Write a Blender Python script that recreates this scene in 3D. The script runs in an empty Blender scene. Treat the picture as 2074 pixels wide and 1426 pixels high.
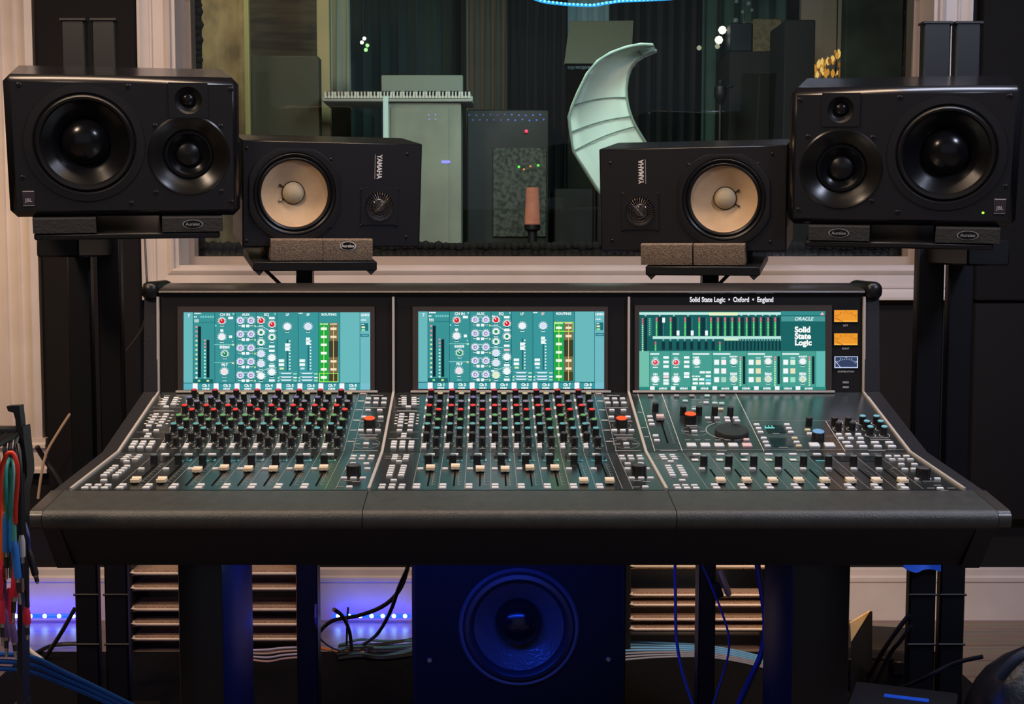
import bpy, bmesh, math, random
from mathutils import Matrix, Vector, Euler
random.seed(7)
SC = bpy.context.scene
COL = SC.collection
R = math.radians
# ------------------------------------------------------------------ camera
F, CX, CY, PITCH, H = 2700.0, 985.0, 713.0, R(4.5), 1.15      # picture 2074 x 1426
cp, sp = math.cos(PITCH), math.sin(PITCH)
cam = bpy.data.cameras.new('camera')
cam.sensor_width = 36.0
cam.lens = F / 2074.0 * 36.0
cam.shift_x = (1037.0 - CX) / 2074.0
cam.clip_start = 0.05
camo = bpy.data.objects.new('camera', cam)
COL.objects.link(camo)
camo.location = (0, 0, H)
camo.rotation_euler = (math.pi / 2 - PITCH, 0, 0)
SC.camera = camo
# ------------------------------------------------------------------ world, exposure, lamps
w = bpy.data.worlds.new('world')
w.use_nodes = True
w.node_tree.nodes['Background'].inputs[0].default_value = (0.78, 0.80, 1.0, 1)
w.node_tree.nodes['Background'].inputs[1].default_value = 0.20
SC.world = w
SC.view_settings.view_transform = 'Standard'
SC.view_settings.look = 'None'
SC.view_settings.gamma = 1.0
SC.view_settings.exposure = 0.0
SC.view_settings.use_curve_mapping = False

def area(name, loc, target, size, power, col, size_y=None, spread=None):
    l = bpy.data.lights.new(name, 'AREA')
    l.energy = power
    l.color = col
    l.size = size
    if size_y:
        l.shape = 'RECTANGLE'
        l.size_y = size_y
    if spread:
        l.spread = spread
    o = bpy.data.objects.new(name, l)
    COL.objects.link(o)
    o.location = loc
    d = Vector(target) - Vector(loc)
    o.rotation_euler = d.to_track_quat('-Z', 'Y').to_euler()
    return o

# control room: warm ceiling lamps on the left, cooler ones on the right
area('ceiling_lamp_warm', (-1.4, 1.0, 2.62), (-0.9, 3.4, 0.9), 0.4, 25, (1.0, 0.75, 0.56))
area('ceiling_lamp_cool', (1.75, 0.9, 2.62), (1.1, 3.4, 0.9), 0.4, 27, (0.70, 0.77, 1.0))
area('ceiling_tube_warm', (-0.7, 2.22, 2.76), (-0.7, 2.32, 0.0), 2.7, 42, (1.0, 0.72, 0.50), 0.26)
area('ceiling_tube_cool', (1.45, 2.22, 2.76), (1.45, 2.32, 0.0), 1.5, 22, (0.76, 0.81, 1.0), 0.26)
# small warm lamps behind the console
area('wall_lamp_left', (-1.75, 3.2, 1.5), (-1.0, 3.95, 0.1), 0.12, 4.5, (1.0, 0.62, 0.30))
area('wall_lamp_right', (1.05, 3.25, 0.50), (0.68, 3.8, 0.2), 0.06, 2.2, (1.0, 0.60, 0.22))
# live room behind the window
area('live_room_lamp_teal', (0.35, 4.65, 2.40), (0.3, 6.2, 1.5), 0.4, 8.5, (0.66, 1.0, 0.90))
area('live_room_lamp_warm', (-1.3, 5.0, 2.9), (-1.5, 6.2, 1.2), 0.5, 8, (1.0, 0.84, 0.50))

# blue light strip fixed under the front of the console
area('led_strip_light', (-0.08, 2.33, 0.640), (-0.08, 2.46, 0.1), 0.62, 3.2, (0.008, 0.07, 1.0), 0.012)

# ------------------------------------------------------------------ helpers
def lin(v):
    v = v / 255.0
    return v / 12.92 if v <= 0.04045 else ((v + 0.055) / 1.055) ** 2.4

def S(r, g, b):
    return (lin(r), lin(g), lin(b))

MATS = {}
def mat(name, col=(0.5, 0.5, 0.5), rough=0.5, metal=0.0, emit=None, es=1.0, bump=None, vary=None, spec=0.5, coat=0.0, aniso=None, ior=1.5):
    if name in MATS:
        return MATS[name]
    m = bpy.data.materials.new(name)
    m.use_nodes = True
    nt = m.node_tree
    b = nt.nodes['Principled BSDF']
    b.inputs['Base Color'].default_value = (*col, 1)
    b.inputs['Roughness'].default_value = rough
    b.inputs['Metallic'].default_value = metal
    b.inputs['IOR'].default_value = ior
    b.inputs['Specular IOR Level'].default_value = spec
    if coat:
        b.inputs['Coat Weight'].default_value = coat
        b.inputs['Coat Roughness'].default_value = 0.1
    if emit:
        b.inputs['Emission Color'].default_value = (*emit, 1)
        b.inputs['Emission Strength'].default_value = es
    if vary or bump:
        tc = nt.nodes.new('ShaderNodeTexCoord')
        mp = nt.nodes.new('ShaderNodeMapping')
        nt.links.new(tc.outputs['Object'], mp.inputs[0])
        if aniso:
            mp.inputs['Scale'].default_value = aniso
    if vary:
        n = nt.nodes.new('ShaderNodeTexNoise')
        n.inputs['Scale'].default_value = vary[0]
        n.inputs['Detail'].default_value = 6
        nt.links.new(mp.outputs[0], n.inputs['Vector'])
        r = nt.nodes.new('ShaderNodeValToRGB')
        r.color_ramp.elements[0].position = 0.36
        r.color_ramp.elements[1].position = 0.64
        r.color_ramp.elements[0].color = (*vary[1], 1)
        r.color_ramp.elements[1].color = (*col, 1)
        nt.links.new(n.outputs['Fac'], r.inputs[0])
        nt.links.new(r.outputs[0], b.inputs['Base Color'])
    if bump:
        n2 = nt.nodes.new('ShaderNodeTexNoise')
        n2.inputs['Scale'].default_value = bump[0]
        n2.inputs['Detail'].default_value = 3
        nt.links.new(mp.outputs[0], n2.inputs['Vector'])
        bp = nt.nodes.new('ShaderNodeBump')
        bp.inputs['Strength'].default_value = bump[1]
        bp.inputs['Distance'].default_value = bump[2] if len(bump) > 2 else 0.002
        nt.links.new(n2.outputs['Fac'], bp.inputs['Height'])
        nt.links.new(bp.outputs[0], b.inputs['Normal'])
    MATS[name] = m
    return m

I4 = Matrix.Identity(4)
WORLD = {}

class MB:
    """collects shapes into one mesh"""
    def __init__(s):
        s.v, s.f, s.m = [], [], []
        s.M = I4.copy()
    def add(s, vs, fs, mi=0):
        k = len(s.v)
        s.v += [s.M @ Vector(p) for p in vs]
        s.f += [[i + k for i in f] for f in fs]
        s.m += [mi] * len(fs) if isinstance(mi, int) else list(mi)
        return s
    def box(s, lo, hi, mi=0):
        x0, y0, z0 = lo
        x1, y1, z1 = hi
        return s.add([(x0, y0, z0), (x1, y0, z0), (x1, y1, z0), (x0, y1, z0), (x0, y0, z1), (x1, y0, z1), (x1, y1, z1), (x0, y1, z1)],
                     [(3, 2, 1, 0), (4, 5, 6, 7), (0, 1, 5, 4), (1, 2, 6, 5), (2, 3, 7, 6), (3, 0, 4, 7)], mi)
    def rbox(s, lo, hi, r, mi=0, seg=2):
        bm = bmesh.new()
        bmesh.ops.create_cube(bm, size=1)
        for v in bm.verts:
            v.co = Vector([(lo[i] + hi[i]) / 2 + v.co[i] * (hi[i] - lo[i]) for i in range(3)])
        bmesh.ops.bevel(bm, geom=bm.edges[:], offset=r, segments=seg, affect='EDGES', profile=0.5)
        bm.verts.index_update()
        s.add([v.co.copy() for v in bm.verts], [[v.index for v in f.verts] for f in bm.faces], mi)
        bm.free()
        return s
    def lathe(s, prof, seg=32, mi=0, cap0=True, cap1=True):
        """profile [(r, z)] about local z; mi int or list per profile segment"""
        vs, fs, ms = [], [], []
        n = len(prof)
        for r, z in prof:
            for k in range(seg):
                a = 2 * math.pi * k / seg
                vs.append((r * math.cos(a), r * math.sin(a), z))
        for i in range(n - 1):
            for k in range(seg):
                k2 = (k + 1) % seg
                fs.append((i * seg + k, i * seg + k2, (i + 1) * seg + k2, (i + 1) * seg + k))
                ms.append(mi if isinstance(mi, int) else mi[i])
        if cap0 and prof[0][0] > 1e-6:
            fs.append(tuple(range(seg))[::-1])
            ms.append(mi if isinstance(mi, int) else mi[0])
        if cap1 and prof[-1][0] > 1e-6:
            fs.append(tuple((n - 1) * seg + k for k in range(seg)))
            ms.append(mi if isinstance(mi, int) else mi[-1])
        return s.add(vs, fs, ms)
    def prism(s, poly, x0, x1, mi=0):
        """polygon in (y, z) run along x"""
        n = len(poly)
        vs = [(x0, y, z) for y, z in poly] + [(x1, y, z) for y, z in poly]
        fs = [tuple(range(n)), tuple(range(2 * n - 1, n - 1, -1))]
        for i in range(n):
            j = (i + 1) % n
            fs.append((j, i, n + i, n + j))
        return s.add(vs, fs, mi)
    def tube(s, pts, r, seg=8, mi=0, smooth=True):
        P = [Vector(p) for p in pts]
        if smooth and len(P) > 2:
            Q = []
            for i in range(len(P) - 1):
                a, b, c, d = P[max(i - 1, 0)], P[i], P[i + 1], P[min(i + 2, len(P) - 1)]
                for k in range(5):
                    t = k / 5
                    Q.append(0.5 * ((2 * b) + (c - a) * t + (2 * a - 5 * b + 4 * c - d) * t * t + (3 * b - a - 3 * c + d) * t ** 3))
            Q.append(P[-1])
            P = Q
        vs, fs = [], []
        nrm = None
        for i, p in enumerate(P):
            t = (P[min(i + 1, len(P) - 1)] - P[max(i - 1, 0)])
            t = t.normalized() if t.length > 1e-9 else Vector((0, 0, 1))
            if nrm is None:
                nrm = t.orthogonal().normalized()
            nrm = (nrm - t * nrm.dot(t))
            nrm = nrm.normalized() if nrm.length > 1e-9 else t.orthogonal().normalized()
            bn = t.cross(nrm)
            rr = r if not isinstance(r, (list, tuple)) else r[min(i * len(r) // len(P), len(r) - 1)]
            for k in range(seg):
                a = 2 * math.pi * k / seg
                vs.append(p + (nrm * math.cos(a) + bn * math.sin(a)) * rr)
        for i in range(len(P) - 1):
            for k in range(seg):
                k2 = (k + 1) % seg
                fs.append((i * seg + k, i * seg + k2, (i + 1) * seg + k2, (i + 1) * seg + k))
        fs.append(tuple(range(seg))[::-1])
        fs.append(tuple((len(P) - 1) * seg + k for k in range(seg)))
        return s.add(vs, fs, mi)
    def text(s, txt, size, mi=0, bold=0.0, ax='CENTER', depth=0.0, shear=0.0):
        """flat letters in the local xy plane"""
        cu = bpy.data.curves.new('lettering', 'FONT')
        cu.body = txt
        cu.size = size
        cu.align_x = ax
        cu.align_y = 'CENTER'
        cu.offset = bold
        cu.extrude = depth
        cu.shear = shear
        cu.resolution_u = 3
        o = bpy.data.objects.new('lettering', cu)
        me = o.to_mesh()
        s.add([v.co.copy() for v in me.vertices], [list(p.vertices) for p in me.polygons], mi)
        o.to_mesh_clear()
        bpy.data.objects.remove(o)
        bpy.data.curves.remove(cu)
        return s
    def mesh(s, name, mats, sharp=38):
        me = bpy.data.meshes.new(name)
        me.from_pydata([tuple(p) for p in s.v], [], s.f)
        for m in (mats if isinstance(mats, (list, tuple)) else [mats]):
            me.materials.append(m)
        me.polygons.foreach_set('material_index', s.m)
        me.polygons.foreach_set('use_smooth', [True] * len(s.f))
        me.update()
        me.set_sharp_from_angle(angle=R(sharp))
        return me
    def build(s, name, mats, parent=None, local=False, **kw):
        return put(name, s.mesh(name, mats), parent, local, **kw)

def put(name, me, parent=None, local=False, loc=(0, 0, 0), rot=(0, 0, 0), label=None, cat=None, group=None, kind=None):
    o = bpy.data.objects.new(name, me)
    COL.objects.link(o)
    o.location = loc
    o.rotation_euler = rot
    B = Matrix.LocRotScale(Vector(loc), Euler(rot), None)
    if parent is not None:
        o.parent = parent
        PW = WORLD[parent.name]
        if not local:
            o.matrix_parent_inverse = PW.inverted()
            WORLD[o.name] = B
        else:
            WORLD[o.name] = PW @ B
    else:
        WORLD[o.name] = B
    for k, v in (('label', label), ('category', cat), ('group', group), ('kind', kind)):
        if v:
            o[k] = v
    return o

def thing(name, label, cat, loc=(0, 0, 0), rot=(0, 0, 0), group=None):
    return put(name, None, None, loc=loc, rot=rot, label=label, cat=cat, group=group)

def at(px, py, Y, h=H):
    """the point at depth Y on the sight line of a picture point, for taking measurements off the photograph"""
    k = (CY - py) / F
    z = Y * (k * cp - sp) / (cp + k * sp)
    d = Y * cp - z * sp
    return Vector(((px - CX) * d / F, Y, h + z))

def frame(o, x, y, z):
    return Matrix(((x[0], y[0], z[0], o[0]), (x[1], y[1], z[1], o[1]), (x[2], y[2], z[2], o[2]), (0, 0, 0, 1)))

class Plane:
    """a sloping panel: local x = world X, local y runs up the slope, local z is its normal"""
    def __init__(s, y0, z0, y1, z1):
        s.o = Vector((0, y0, z0))
        s.t = Vector((0, y1 - y0, z1 - z0)).normalized()
        s.n = Vector((1, 0, 0)).cross(s.t)
        s.ang = math.atan2(s.t.z, s.t.y)
        s.len = math.hypot(y1 - y0, z1 - z0)
        s.M = frame(s.o, Vector((1, 0, 0)), s.t, s.n)
    def on(s, px, py, h=0.0):
        d = Vector(((px - CX) / F, 0, 0)) + Vector((0, cp, -sp)) + Vector((0, sp, cp)) * ((CY - py) / F)
        c = Vector((0, 0, H))
        k = (s.o + s.n * h - c).dot(s.n) / d.dot(s.n)
        p = c + d * k - s.o
        return p.x, p.dot(s.t)
    def P(s, x, t, h=0.0):
        return s.M @ Vector((x, t, h))

# ------------------------------------------------------------------ materials
m_black = mat('black_satin', (0.009, 0.0088, 0.0105), 0.45)
m_cab = mat('black_vinyl', (0.012, 0.012, 0.016), 0.5, bump=(260, 0.25, 0.001), spec=0.45)
m_baffle = mat('black_baffle', (0.0055, 0.0056, 0.0085), 0.55, bump=(400, 0.2, 0.0006), spec=0.4)
m_rubber = mat('black_rubber', (0.007, 0.007, 0.008), 0.34, spec=0.4)
m_cone = mat('dark_woofer_cone', (0.006, 0.006, 0.007), 0.20, spec=0.4)
m_gloss = mat('glossy_black', (0.01, 0.01, 0.011), 0.12)
m_slot = mat('slot_black', (0.003, 0.003, 0.003), 0.9, spec=0.05)
m_metal = mat('dark_metal', (0.010, 0.010, 0.011), 0.38, spec=0.35)
m_screw = mat('screw_metal', (0.30, 0.29, 0.28), 0.3, 0.9)
m_steel = mat('bright_steel', (0.75, 0.73, 0.7), 0.25, 1.0)
m_white_trim = mat('painted_white_trim', (0.62, 0.55, 0.525), 0.42, vary=(9, (0.57, 0.50, 0.47)), aniso=(1, 1, 1))
m_wall = mat('dark_wall_paint', (0.0105, 0.0090, 0.0105), 0.7, spec=0.2, bump=(150, 0.2, 0.001))
m_fabric = mat('charcoal_acoustic_fabric', (0.0090, 0.0088, 0.0105), 0.9, spec=0.2, bump=(500, 0.3, 0.001))
m_paper = mat('cream_paper_cone', (0.62, 0.44, 0.27), 0.8, bump=(300, 0.3, 0.0008), vary=(22, (0.54, 0.37, 0.22)), spec=0.2)
m_foam = mat('brown_grey_foam', (0.26, 0.19, 0.13), 0.95, vary=(420, (0.085, 0.062, 0.045)), bump=(380, 0.7, 0.002))
m_foam_dark = mat('charcoal_foam', (0.030, 0.029, 0.028), 0.95, bump=(200, 0.6, 0.003))
m_letter = mat('printed_white', (0.75, 0.72, 0.68), 0.5)
m_letter_dim = mat('printed_grey', (0.26, 0.27, 0.27), 0.5)
m_leather = mat('armrest_leather', (0.046, 0.050, 0.048), 0.45, bump=(420, 0.55, 0.0012), vary=(60, (0.036, 0.040, 0.038)))
m_panel = mat('console_panel', (0.010, 0.014, 0.015), 0.26, ior=2.5, bump=(600, 0.08, 0.0004))
m_bezel = mat('display_bezel', (0.050, 0.040, 0.036), 0.35)
m_strip = mat('champagne_strip', (0.56, 0.51, 0.46), 0.35, 0.2)
m_button = mat('button_ivory', (0.66, 0.69, 0.71), 0.45)
m_button_warm = mat('button_pale_yellow', (0.62, 0.56, 0.38), 0.45)
m_button_pink = mat('button_pale_pink', (0.72, 0.50, 0.50), 0.45)
m_button_teal = mat('button_pale_teal', (0.40, 0.62, 0.58), 0.45)
m_button_dim = mat('button_grey', (0.30, 0.30, 0.30), 0.45)
m_knob = mat('knob_black', (0.010, 0.010, 0.011), 0.38)
m_fader = mat('fader_cream', (0.74, 0.60, 0.40), 0.38)
m_fader_top = mat('fader_ivory', (0.80, 0.70, 0.55), 0.35)
CAPS = {
    'red': mat('cap_red', (0.75, 0.035, 0.035), 0.5), 'crimson': mat('cap_crimson', (0.42, 0.012, 0.025), 0.5),
    'olive': mat('cap_pale_olive', (0.42, 0.40, 0.26), 0.5), 'violet': mat('cap_violet', (0.16, 0.14, 0.34), 0.5),
    'slate': mat('cap_slate', (0.20, 0.20, 0.30), 0.5), 'green': mat('cap_green', (0.12, 0.36, 0.14), 0.5),
    'teal': mat('cap_teal', (0.10, 0.36, 0.40), 0.5), 'black': mat('cap_charcoal', (0.045, 0.045, 0.05), 0.5),
    'grey': mat('cap_grey', (0.10, 0.14, 0.15), 0.4), 'orange': mat('cap_orange', (0.95, 0.10, 0.015), 0.5),
    'blue': mat('cap_blue', (0.14, 0.34, 0.62), 0.5), 'sky': mat('cap_sky', (0.16, 0.45, 0.55), 0.5),
}
def glow(name, col, es=1.0):
    return mat(name, (0.01, 0.01, 0.01), 0.3, emit=col, es=es)
m_led_blue = glow('led_blue', (0.001, 0.009, 1.0), 17.0)
m_led_white_blue = glow('led_point', (0.30, 0.55, 1.0), 40.0)

# ------------------------------------------------------------------ control room shell
W = 4.06            # front face of the window wall
WX0, WX1 = -0.945, 1.352        # clear opening
WZ0, WZ1 = 1.085, 2.45
LIVE = 4.40         # far side of the window wall
def structure(name, mb, mats):
    return mb.build(name, mats, kind='structure')
b = MB()
b.box((-2.6, W, 0), (WX0, LIVE, 2.8)).box((WX1, W, 0), (2.7, LIVE, 2.8)).box((WX0, W, 0), (WX1, LIVE, WZ0)).box((WX0, W, WZ1), (WX1, LIVE, 2.8))
structure('wall_back', b, m_wall)
structure('wall_left', MB().box((-2.7, -2.6, 0), (-2.6, W, 2.8)), m_wall)
structure('wall_right', MB().box((2.7, -2.6, 0), (2.8, W, 2.8)), m_wall)
structure('ceiling', MB().box((-2.7, -2.7, 2.8), (2.8, LIVE, 2.9)), mat('ceiling_paint', (0.25, 0.24, 0.23), 0.8))
# wood laminate floor
def floor_material():
    m = bpy.data.materials.new('grey_wood_floor')
    m.use_nodes = True
    nt = m.node_tree
    bs = nt.nodes['Principled BSDF']
    tc = nt.nodes.new('ShaderNodeTexCoord')
    br = nt.nodes.new('ShaderNodeTexBrick')
    br.inputs['Scale'].default_value = 1.0
    br.inputs['Brick Width'].default_value = 1.2
    br.inputs['Row Height'].default_value = 0.14
    br.inputs['Mortar Size'].default_value = 0.002
    br.inputs['Color1'].default_value = (0.22, 0.165, 0.13, 1)
    br.inputs['Color2'].default_value = (0.17, 0.13, 0.105, 1)
    br.inputs['Mortar'].default_value = (0.05, 0.04, 0.035, 1)
    nt.links.new(tc.outputs['Object'], br.inputs['Vector'])
    mp = nt.nodes.new('ShaderNodeMapping')
    mp.inputs['Scale'].default_value = (2.5, 45, 1)
    nt.links.new(tc.outputs['Object'], mp.inputs[0])
    n = nt.nodes.new('ShaderNodeTexNoise')
    n.inputs['Scale'].default_value = 1.6
    n.inputs['Detail'].default_value = 5
    nt.links.new(mp.outputs[0], n.inputs['Vector'])
    mx = nt.nodes.new('ShaderNodeMix')
    mx.data_type = 'RGBA'
    mx.blend_type = 'OVERLAY'
    mx.inputs[0].default_value = 0.55
    nt.links.new(br.outputs['Color'], mx.inputs[6])
    nt.links.new(n.outputs['Color'], mx.inputs[7])
    nt.links.new(mx.outputs[2], bs.inputs['Base Color'])
    bs.inputs['Roughness'].default_value = 0.45
    return m
m_floor = floor_material()
structure('floor', MB().box((-3.3, -2.7, -0.1), (3.3, 8.2, 0.0)), m_floor)
# baseboard: tall board with a stepped cap
def baseboard(name, x0, x1):
    return structure(name, MB().prism([(W - 0.018, 0), (W - 0.018, 0.118), (W - 0.022, 0.122), (W - 0.022, 0.134), (W - 0.012, 0.139), (W - 0.012, 0.158), (W - 0.004, 0.163), (W, 0.163), (W, 0)], x0, x1), m_white_trim)
baseboard('baseboard_back', -2.6, 2.7)

# casing profile: (distance outward from the opening, distance out of the wall)
PROF = [(0.0, 0.0), (0.0, 0.020), (0.006, 0.025), (0.014, 0.022), (0.020, 0.018), (0.050, 0.021), (0.053, 0.026), (0.059, 0.026), (0.062, 0.023), (0.082, 0.030), (0.086, 0.034), (0.094, 0.034), (0.096, 0.030), (0.096, 0.0)]
def casing(mb, x0, x1, z0, z1, sides):
    """mitred casing round an opening"""
    n = len(PROF)
    def ring(kind):
        out = []
        for a, d in PROF:
            if kind == 'bl':
                out.append((x0 - a, W - d, z0 - a))
            elif kind == 'br':
                out.append((x1 + a, W - d, z0 - a))
            elif kind == 'tl':
                out.append((x0 - a, W - d, z1 + a))
            else:
                out.append((x1 + a, W - d, z1 + a))
        return out
    for k1, k2 in sides:
        v = ring(k1) + ring(k2)
        mb.add(v, [(i, i + 1, n + i + 1, n + i) for i in range(n - 1)])
        mb.add(v, [tuple(range(n)), tuple(range(2 * n - 1, n - 1, -1))])
win = put('window_1', None, None, loc=((WX0 + WX1) / 2, W, WZ0), kind='structure')
b = MB()
casing(b, WX0, WX1, WZ0, WZ1, [('tl', 'bl'), ('bl', 'br'), ('br', 'tr'), ('tr', 'tl')])
b.build('casing', m_white_trim, win)
b = MB()
b.box((WX0, W - 0.004, WZ0), (WX0 + 0.012, W + 0.2, WZ1)).box((WX1 - 0.012, W - 0.004, WZ0), (WX1, W + 0.2, WZ1))
b.box((WX0 + 0.012, W - 0.004, WZ0), (WX1 - 0.012, W + 0.2, WZ0 + 0.010)).box((WX0 + 0.012, W - 0.004, WZ1 - 0.012), (WX1 - 0.012, W + 0.2, WZ1))
b.build('jamb', m_white_trim, win)
b = MB()
g0 = W + 0.13
b.box((WX0 + 0.012, g0, WZ0 + 0.01), (WX1 - 0.012, g0 + 0.07, WZ0 + 0.036))
b.box((WX0 + 0.012, g0, WZ0 + 0.036), (WX0 + 0.03, g0 + 0.07, WZ1 - 0.03)).box((WX1 - 0.03, g0, WZ0 + 0.036), (WX1 - 0.012, g0 + 0.07, WZ1 - 0.03))
b.build('glazing_stop', mat('shaded_stop', (0.40, 0.32, 0.27), 0.4), win)  # white trim; shadow and warm reflections are put into this browner colour
def glass_material():
    m = bpy.data.materials.new('window_glass')
    m.use_nodes = True
    nt = m.node_tree
    nt.nodes.remove(nt.nodes['Principled BSDF'])
    out = nt.nodes['Material Output']
    tr = nt.nodes.new('ShaderNodeBsdfTransparent')
    tr.inputs[0].default_value = (0.95, 0.985, 0.965, 1)
    gl = nt.nodes.new('ShaderNodeBsdfGlossy')
    gl.inputs['Roughness'].default_value = 0.0
    fr = nt.nodes.new('ShaderNodeFresnel')
    fr.inputs[0].default_value = 1.45
    mx = nt.nodes.new('ShaderNodeMixShader')
    nt.links.new(fr.outputs[0], mx.inputs[0])
    nt.links.new(tr.outputs[0], mx.inputs[1])
    nt.links.new(gl.outputs[0], mx.inputs[2])
    nt.links.new(mx.outputs[0], out.inputs[0])
    return m
b = MB()
tl = 0.10        # the pane leans in at its top, as studio glass does
b.add([(WX0 + 0.013, g0 + 0.06, WZ0 + 0.03), (WX1 - 0.013, g0 + 0.06, WZ0 + 0.03), (WX1 - 0.013, g0 + 0.06 - tl, WZ1 - 0.013), (WX0 + 0.013, g0 + 0.06 - tl, WZ1 - 0.013)], [(0, 1, 2, 3)])
b.build('glass', glass_material(), win)

# second casing at the left edge, end of another opening, with its plinth
b = MB()
xr = at(74, 450, W - 0.03).x
for (a, d) in ((0.0, 0.03),):
    pass
prof = [(0.0, 0.0), (0.0, 0.026), (0.012, 0.030), (0.020, 0.034), (0.028, 0.030), (0.034, 0.024), (0.052, 0.021), (0.056, 0.026), (0.064, 0.024), (0.070, 0.020), (0.094, 0.018), (0.098, 0.024), (0.106, 0.022), (0.13, 0.016), (0.16, 0.014), (0.16, 0.0)]
z0 = at(60, 885, W).z
vs = [(xr - a, W - d, z0) for a, d in prof] + [(xr - a, W - d, 2.8) for a, d in prof]
n = len(prof)
b.add(vs, [(i, i + 1, n + i + 1, n + i) for i in range(n - 1)])
b.add(vs, [tuple(range(n)), tuple(range(2 * n - 1, n - 1, -1))])
zb = at(60, 955, W).z
b.prism([(W, z0), (W - 0.036, z0), (W - 0.036, z0 - 0.012), (W - 0.042, z0 - 0.018), (W - 0.042, z0 - 0.028), (W - 0.03, z0 - 0.036), (W - 0.026, zb + 0.02), (W - 0.034, zb + 0.012), (W - 0.034, zb), (W, zb)], xr - 0.16, xr + 0.012)
structure('trim_1', b, m_white_trim)

# black acoustic panels on the wall either side of the window
def wall_panel(x0, x1, z0, z1, label):
    b = MB()
    b.rbox((x0, W - 0.05, z0), (x1, W - 0.002, z1), 0.008)
    return b.build('acoustic_panel', m_fabric, label=label, cat='acoustic panel')
xa, xb = at(80, 300, W - 0.05).x, at(277, 300, W - 0.05).x
wall_panel(xa, xb, 0.34, 2.6, 'black fabric acoustic panel between the two white casings, upper left')
xa, xb = at(1985, 300, W - 0.05).x, 2.2
zs = at(2000, 612, W - 0.05).z
wall_panel(xa, xb, zs + 0.004, 2.6, 'charcoal fabric acoustic panel at the right edge, above the seam')
wall_panel(xa, xb, 0.32, zs - 0.004, 'charcoal fabric acoustic panel at the right edge, below the seam')

# ------------------------------------------------------------------ mixing console
YB, ZB = 2.5945, 0.8664          # foot of the displays
YK, ZK = 2.2987, 0.7933          # bend of the control surface
YF, ZF = 2.0323, 0.7770          # front edge of the control surface
YT, ZT = 2.60694, 1.0595          # head of the displays
BX = [-0.6406, -0.1813, 0.2780, 0.7372]
OX0, OX1 = -0.668, 0.767
UP = Plane(YK, ZK, YB, ZB)
LO = Plane(YF, ZF, YK, ZK)
DISP = Plane(YB, ZB, YT, ZT)
console = thing('mixing_console', 'wide black studio mixing console with three lit teal displays, knobs and faders', 'mixing console', ((BX[0] + BX[3]) / 2, 2.35, 0))
# hull under the panels
hull = [(2.05, 0.655), (1.966, 0.742), (YF, ZF - 0.006), (YK, ZK - 0.006), (YB, ZB - 0.006), (YT, ZT), (2.66, 1.066), (2.72, 1.05), (2.74, 0.655)]
MB().prism(hull, BX[0], BX[3]).build('body', m_cab, console)
cheek = [(2.042, 0.652), (1.965, 0.744), (YF - 0.005, ZF - 0.002), (YK, ZK + 0.001), (YB - 0.01, ZB + 0.002), (YT - 0.003, ZT), (2.665, 1.07), (2.735, 1.05), (2.755, 0.652)]
for x0, x1 in ((OX0, BX[0] - 0.001), (BX[3] + 0.001, OX1)):
    MB().prism(cheek, x0, x1).build('side_cheek', m_cab, console)
# armrest: three padded lengths and two end blocks
arm = []
for k in range(9):
    a = math.pi / 2 + math.pi * k / 8 * 0.9
    arm.append((1.934 + 0.015 * math.cos(a), 0.7515 + 0.015 * math.sin(a)))
arm = [(YF - 0.001, ZF - 0.001), (YF - 0.001, ZF - 0.045)] + [(1.96, 0.736)] + arm[::-1] + [(YF - 0.008, ZF + 0.0005)]
xs = [OX0 + 0.019, BX[1], BX[2], OX1 - 0.019]
for i in range(3):
    MB().prism(arm, xs[i] + 0.0006, xs[i + 1] - 0.0006).build('armrest', m_leather, console)
for x0, x1 in ((OX0, xs[0] - 0.0006), (xs[3] + 0.0006, OX1)):
    MB().prism([(y + 0.001 if y < 1.95 else y, z) for y, z in arm], x0, x1).build('armrest_end', mat('armrest_end_block', (0.045, 0.043, 0.042), 0.3, bump=(300, 0.2, 0.001)), console)
# top rail with its rubber corners
rail = [(2.6065, 1.0585), (2.5985, 1.0595), (2.5955, 1.0620), (2.598, 1.0655), (2.604, 1.068), (2.65, 1.0745), (2.69, 1.078), (2.715, 1.072), (2.72, 1.05)]
MB().prism(rail, OX0 + 0.03, OX1 - 0.03).build('top_rail', mat('rail_satin', (0.03, 0.027, 0.026), 0.3, bump=(500, 0.1, 0.0005)), console)
for s, x in ((-1, OX0 + 0.012), (1, OX1 - 0.012)):
    b = MB()
    b.rbox((x - 0.017, 2.588, 1.047), (x + 0.017, 2.735, 1.083), 0.015, seg=4)
    b.build('rail_corner', m_rubber, console)

# pedestals
for x0, x1, yb in ((-0.516, -0.440, 2.47), (0.512, 0.609, 2.42)):
    b = MB()
    b.rbox((x0, 2.19, 0.0085), (x1, yb, 0.655), 0.006)
    b.build('pedestal', mat('pedestal_black', (0.015, 0.015, 0.020), 0.38, spec=0.35, bump=(300, 0.1, 0.0006)), console)

# ---- control panels, one per bay
def zpt(o, z):
    """measurement taken in an enlarged crop: (left, top, scale)"""
    return lambda zx, zy: (o[0] + zx / z, o[1] + zy / z)
Z6 = zpt((760, 770), 5.926)
Z7 = zpt((1060, 770), 5.926)
Z8 = zpt((1290, 770), 5.926)
Z9 = zpt((1600, 770), 5.458)
def surf(px, py, h=0.0):
    x, t = UP.on(px, py, h)
    if t > 0:
        return UP, x, t
    x, t = LO.on(px, py, h)
    return LO, x, t

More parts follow.
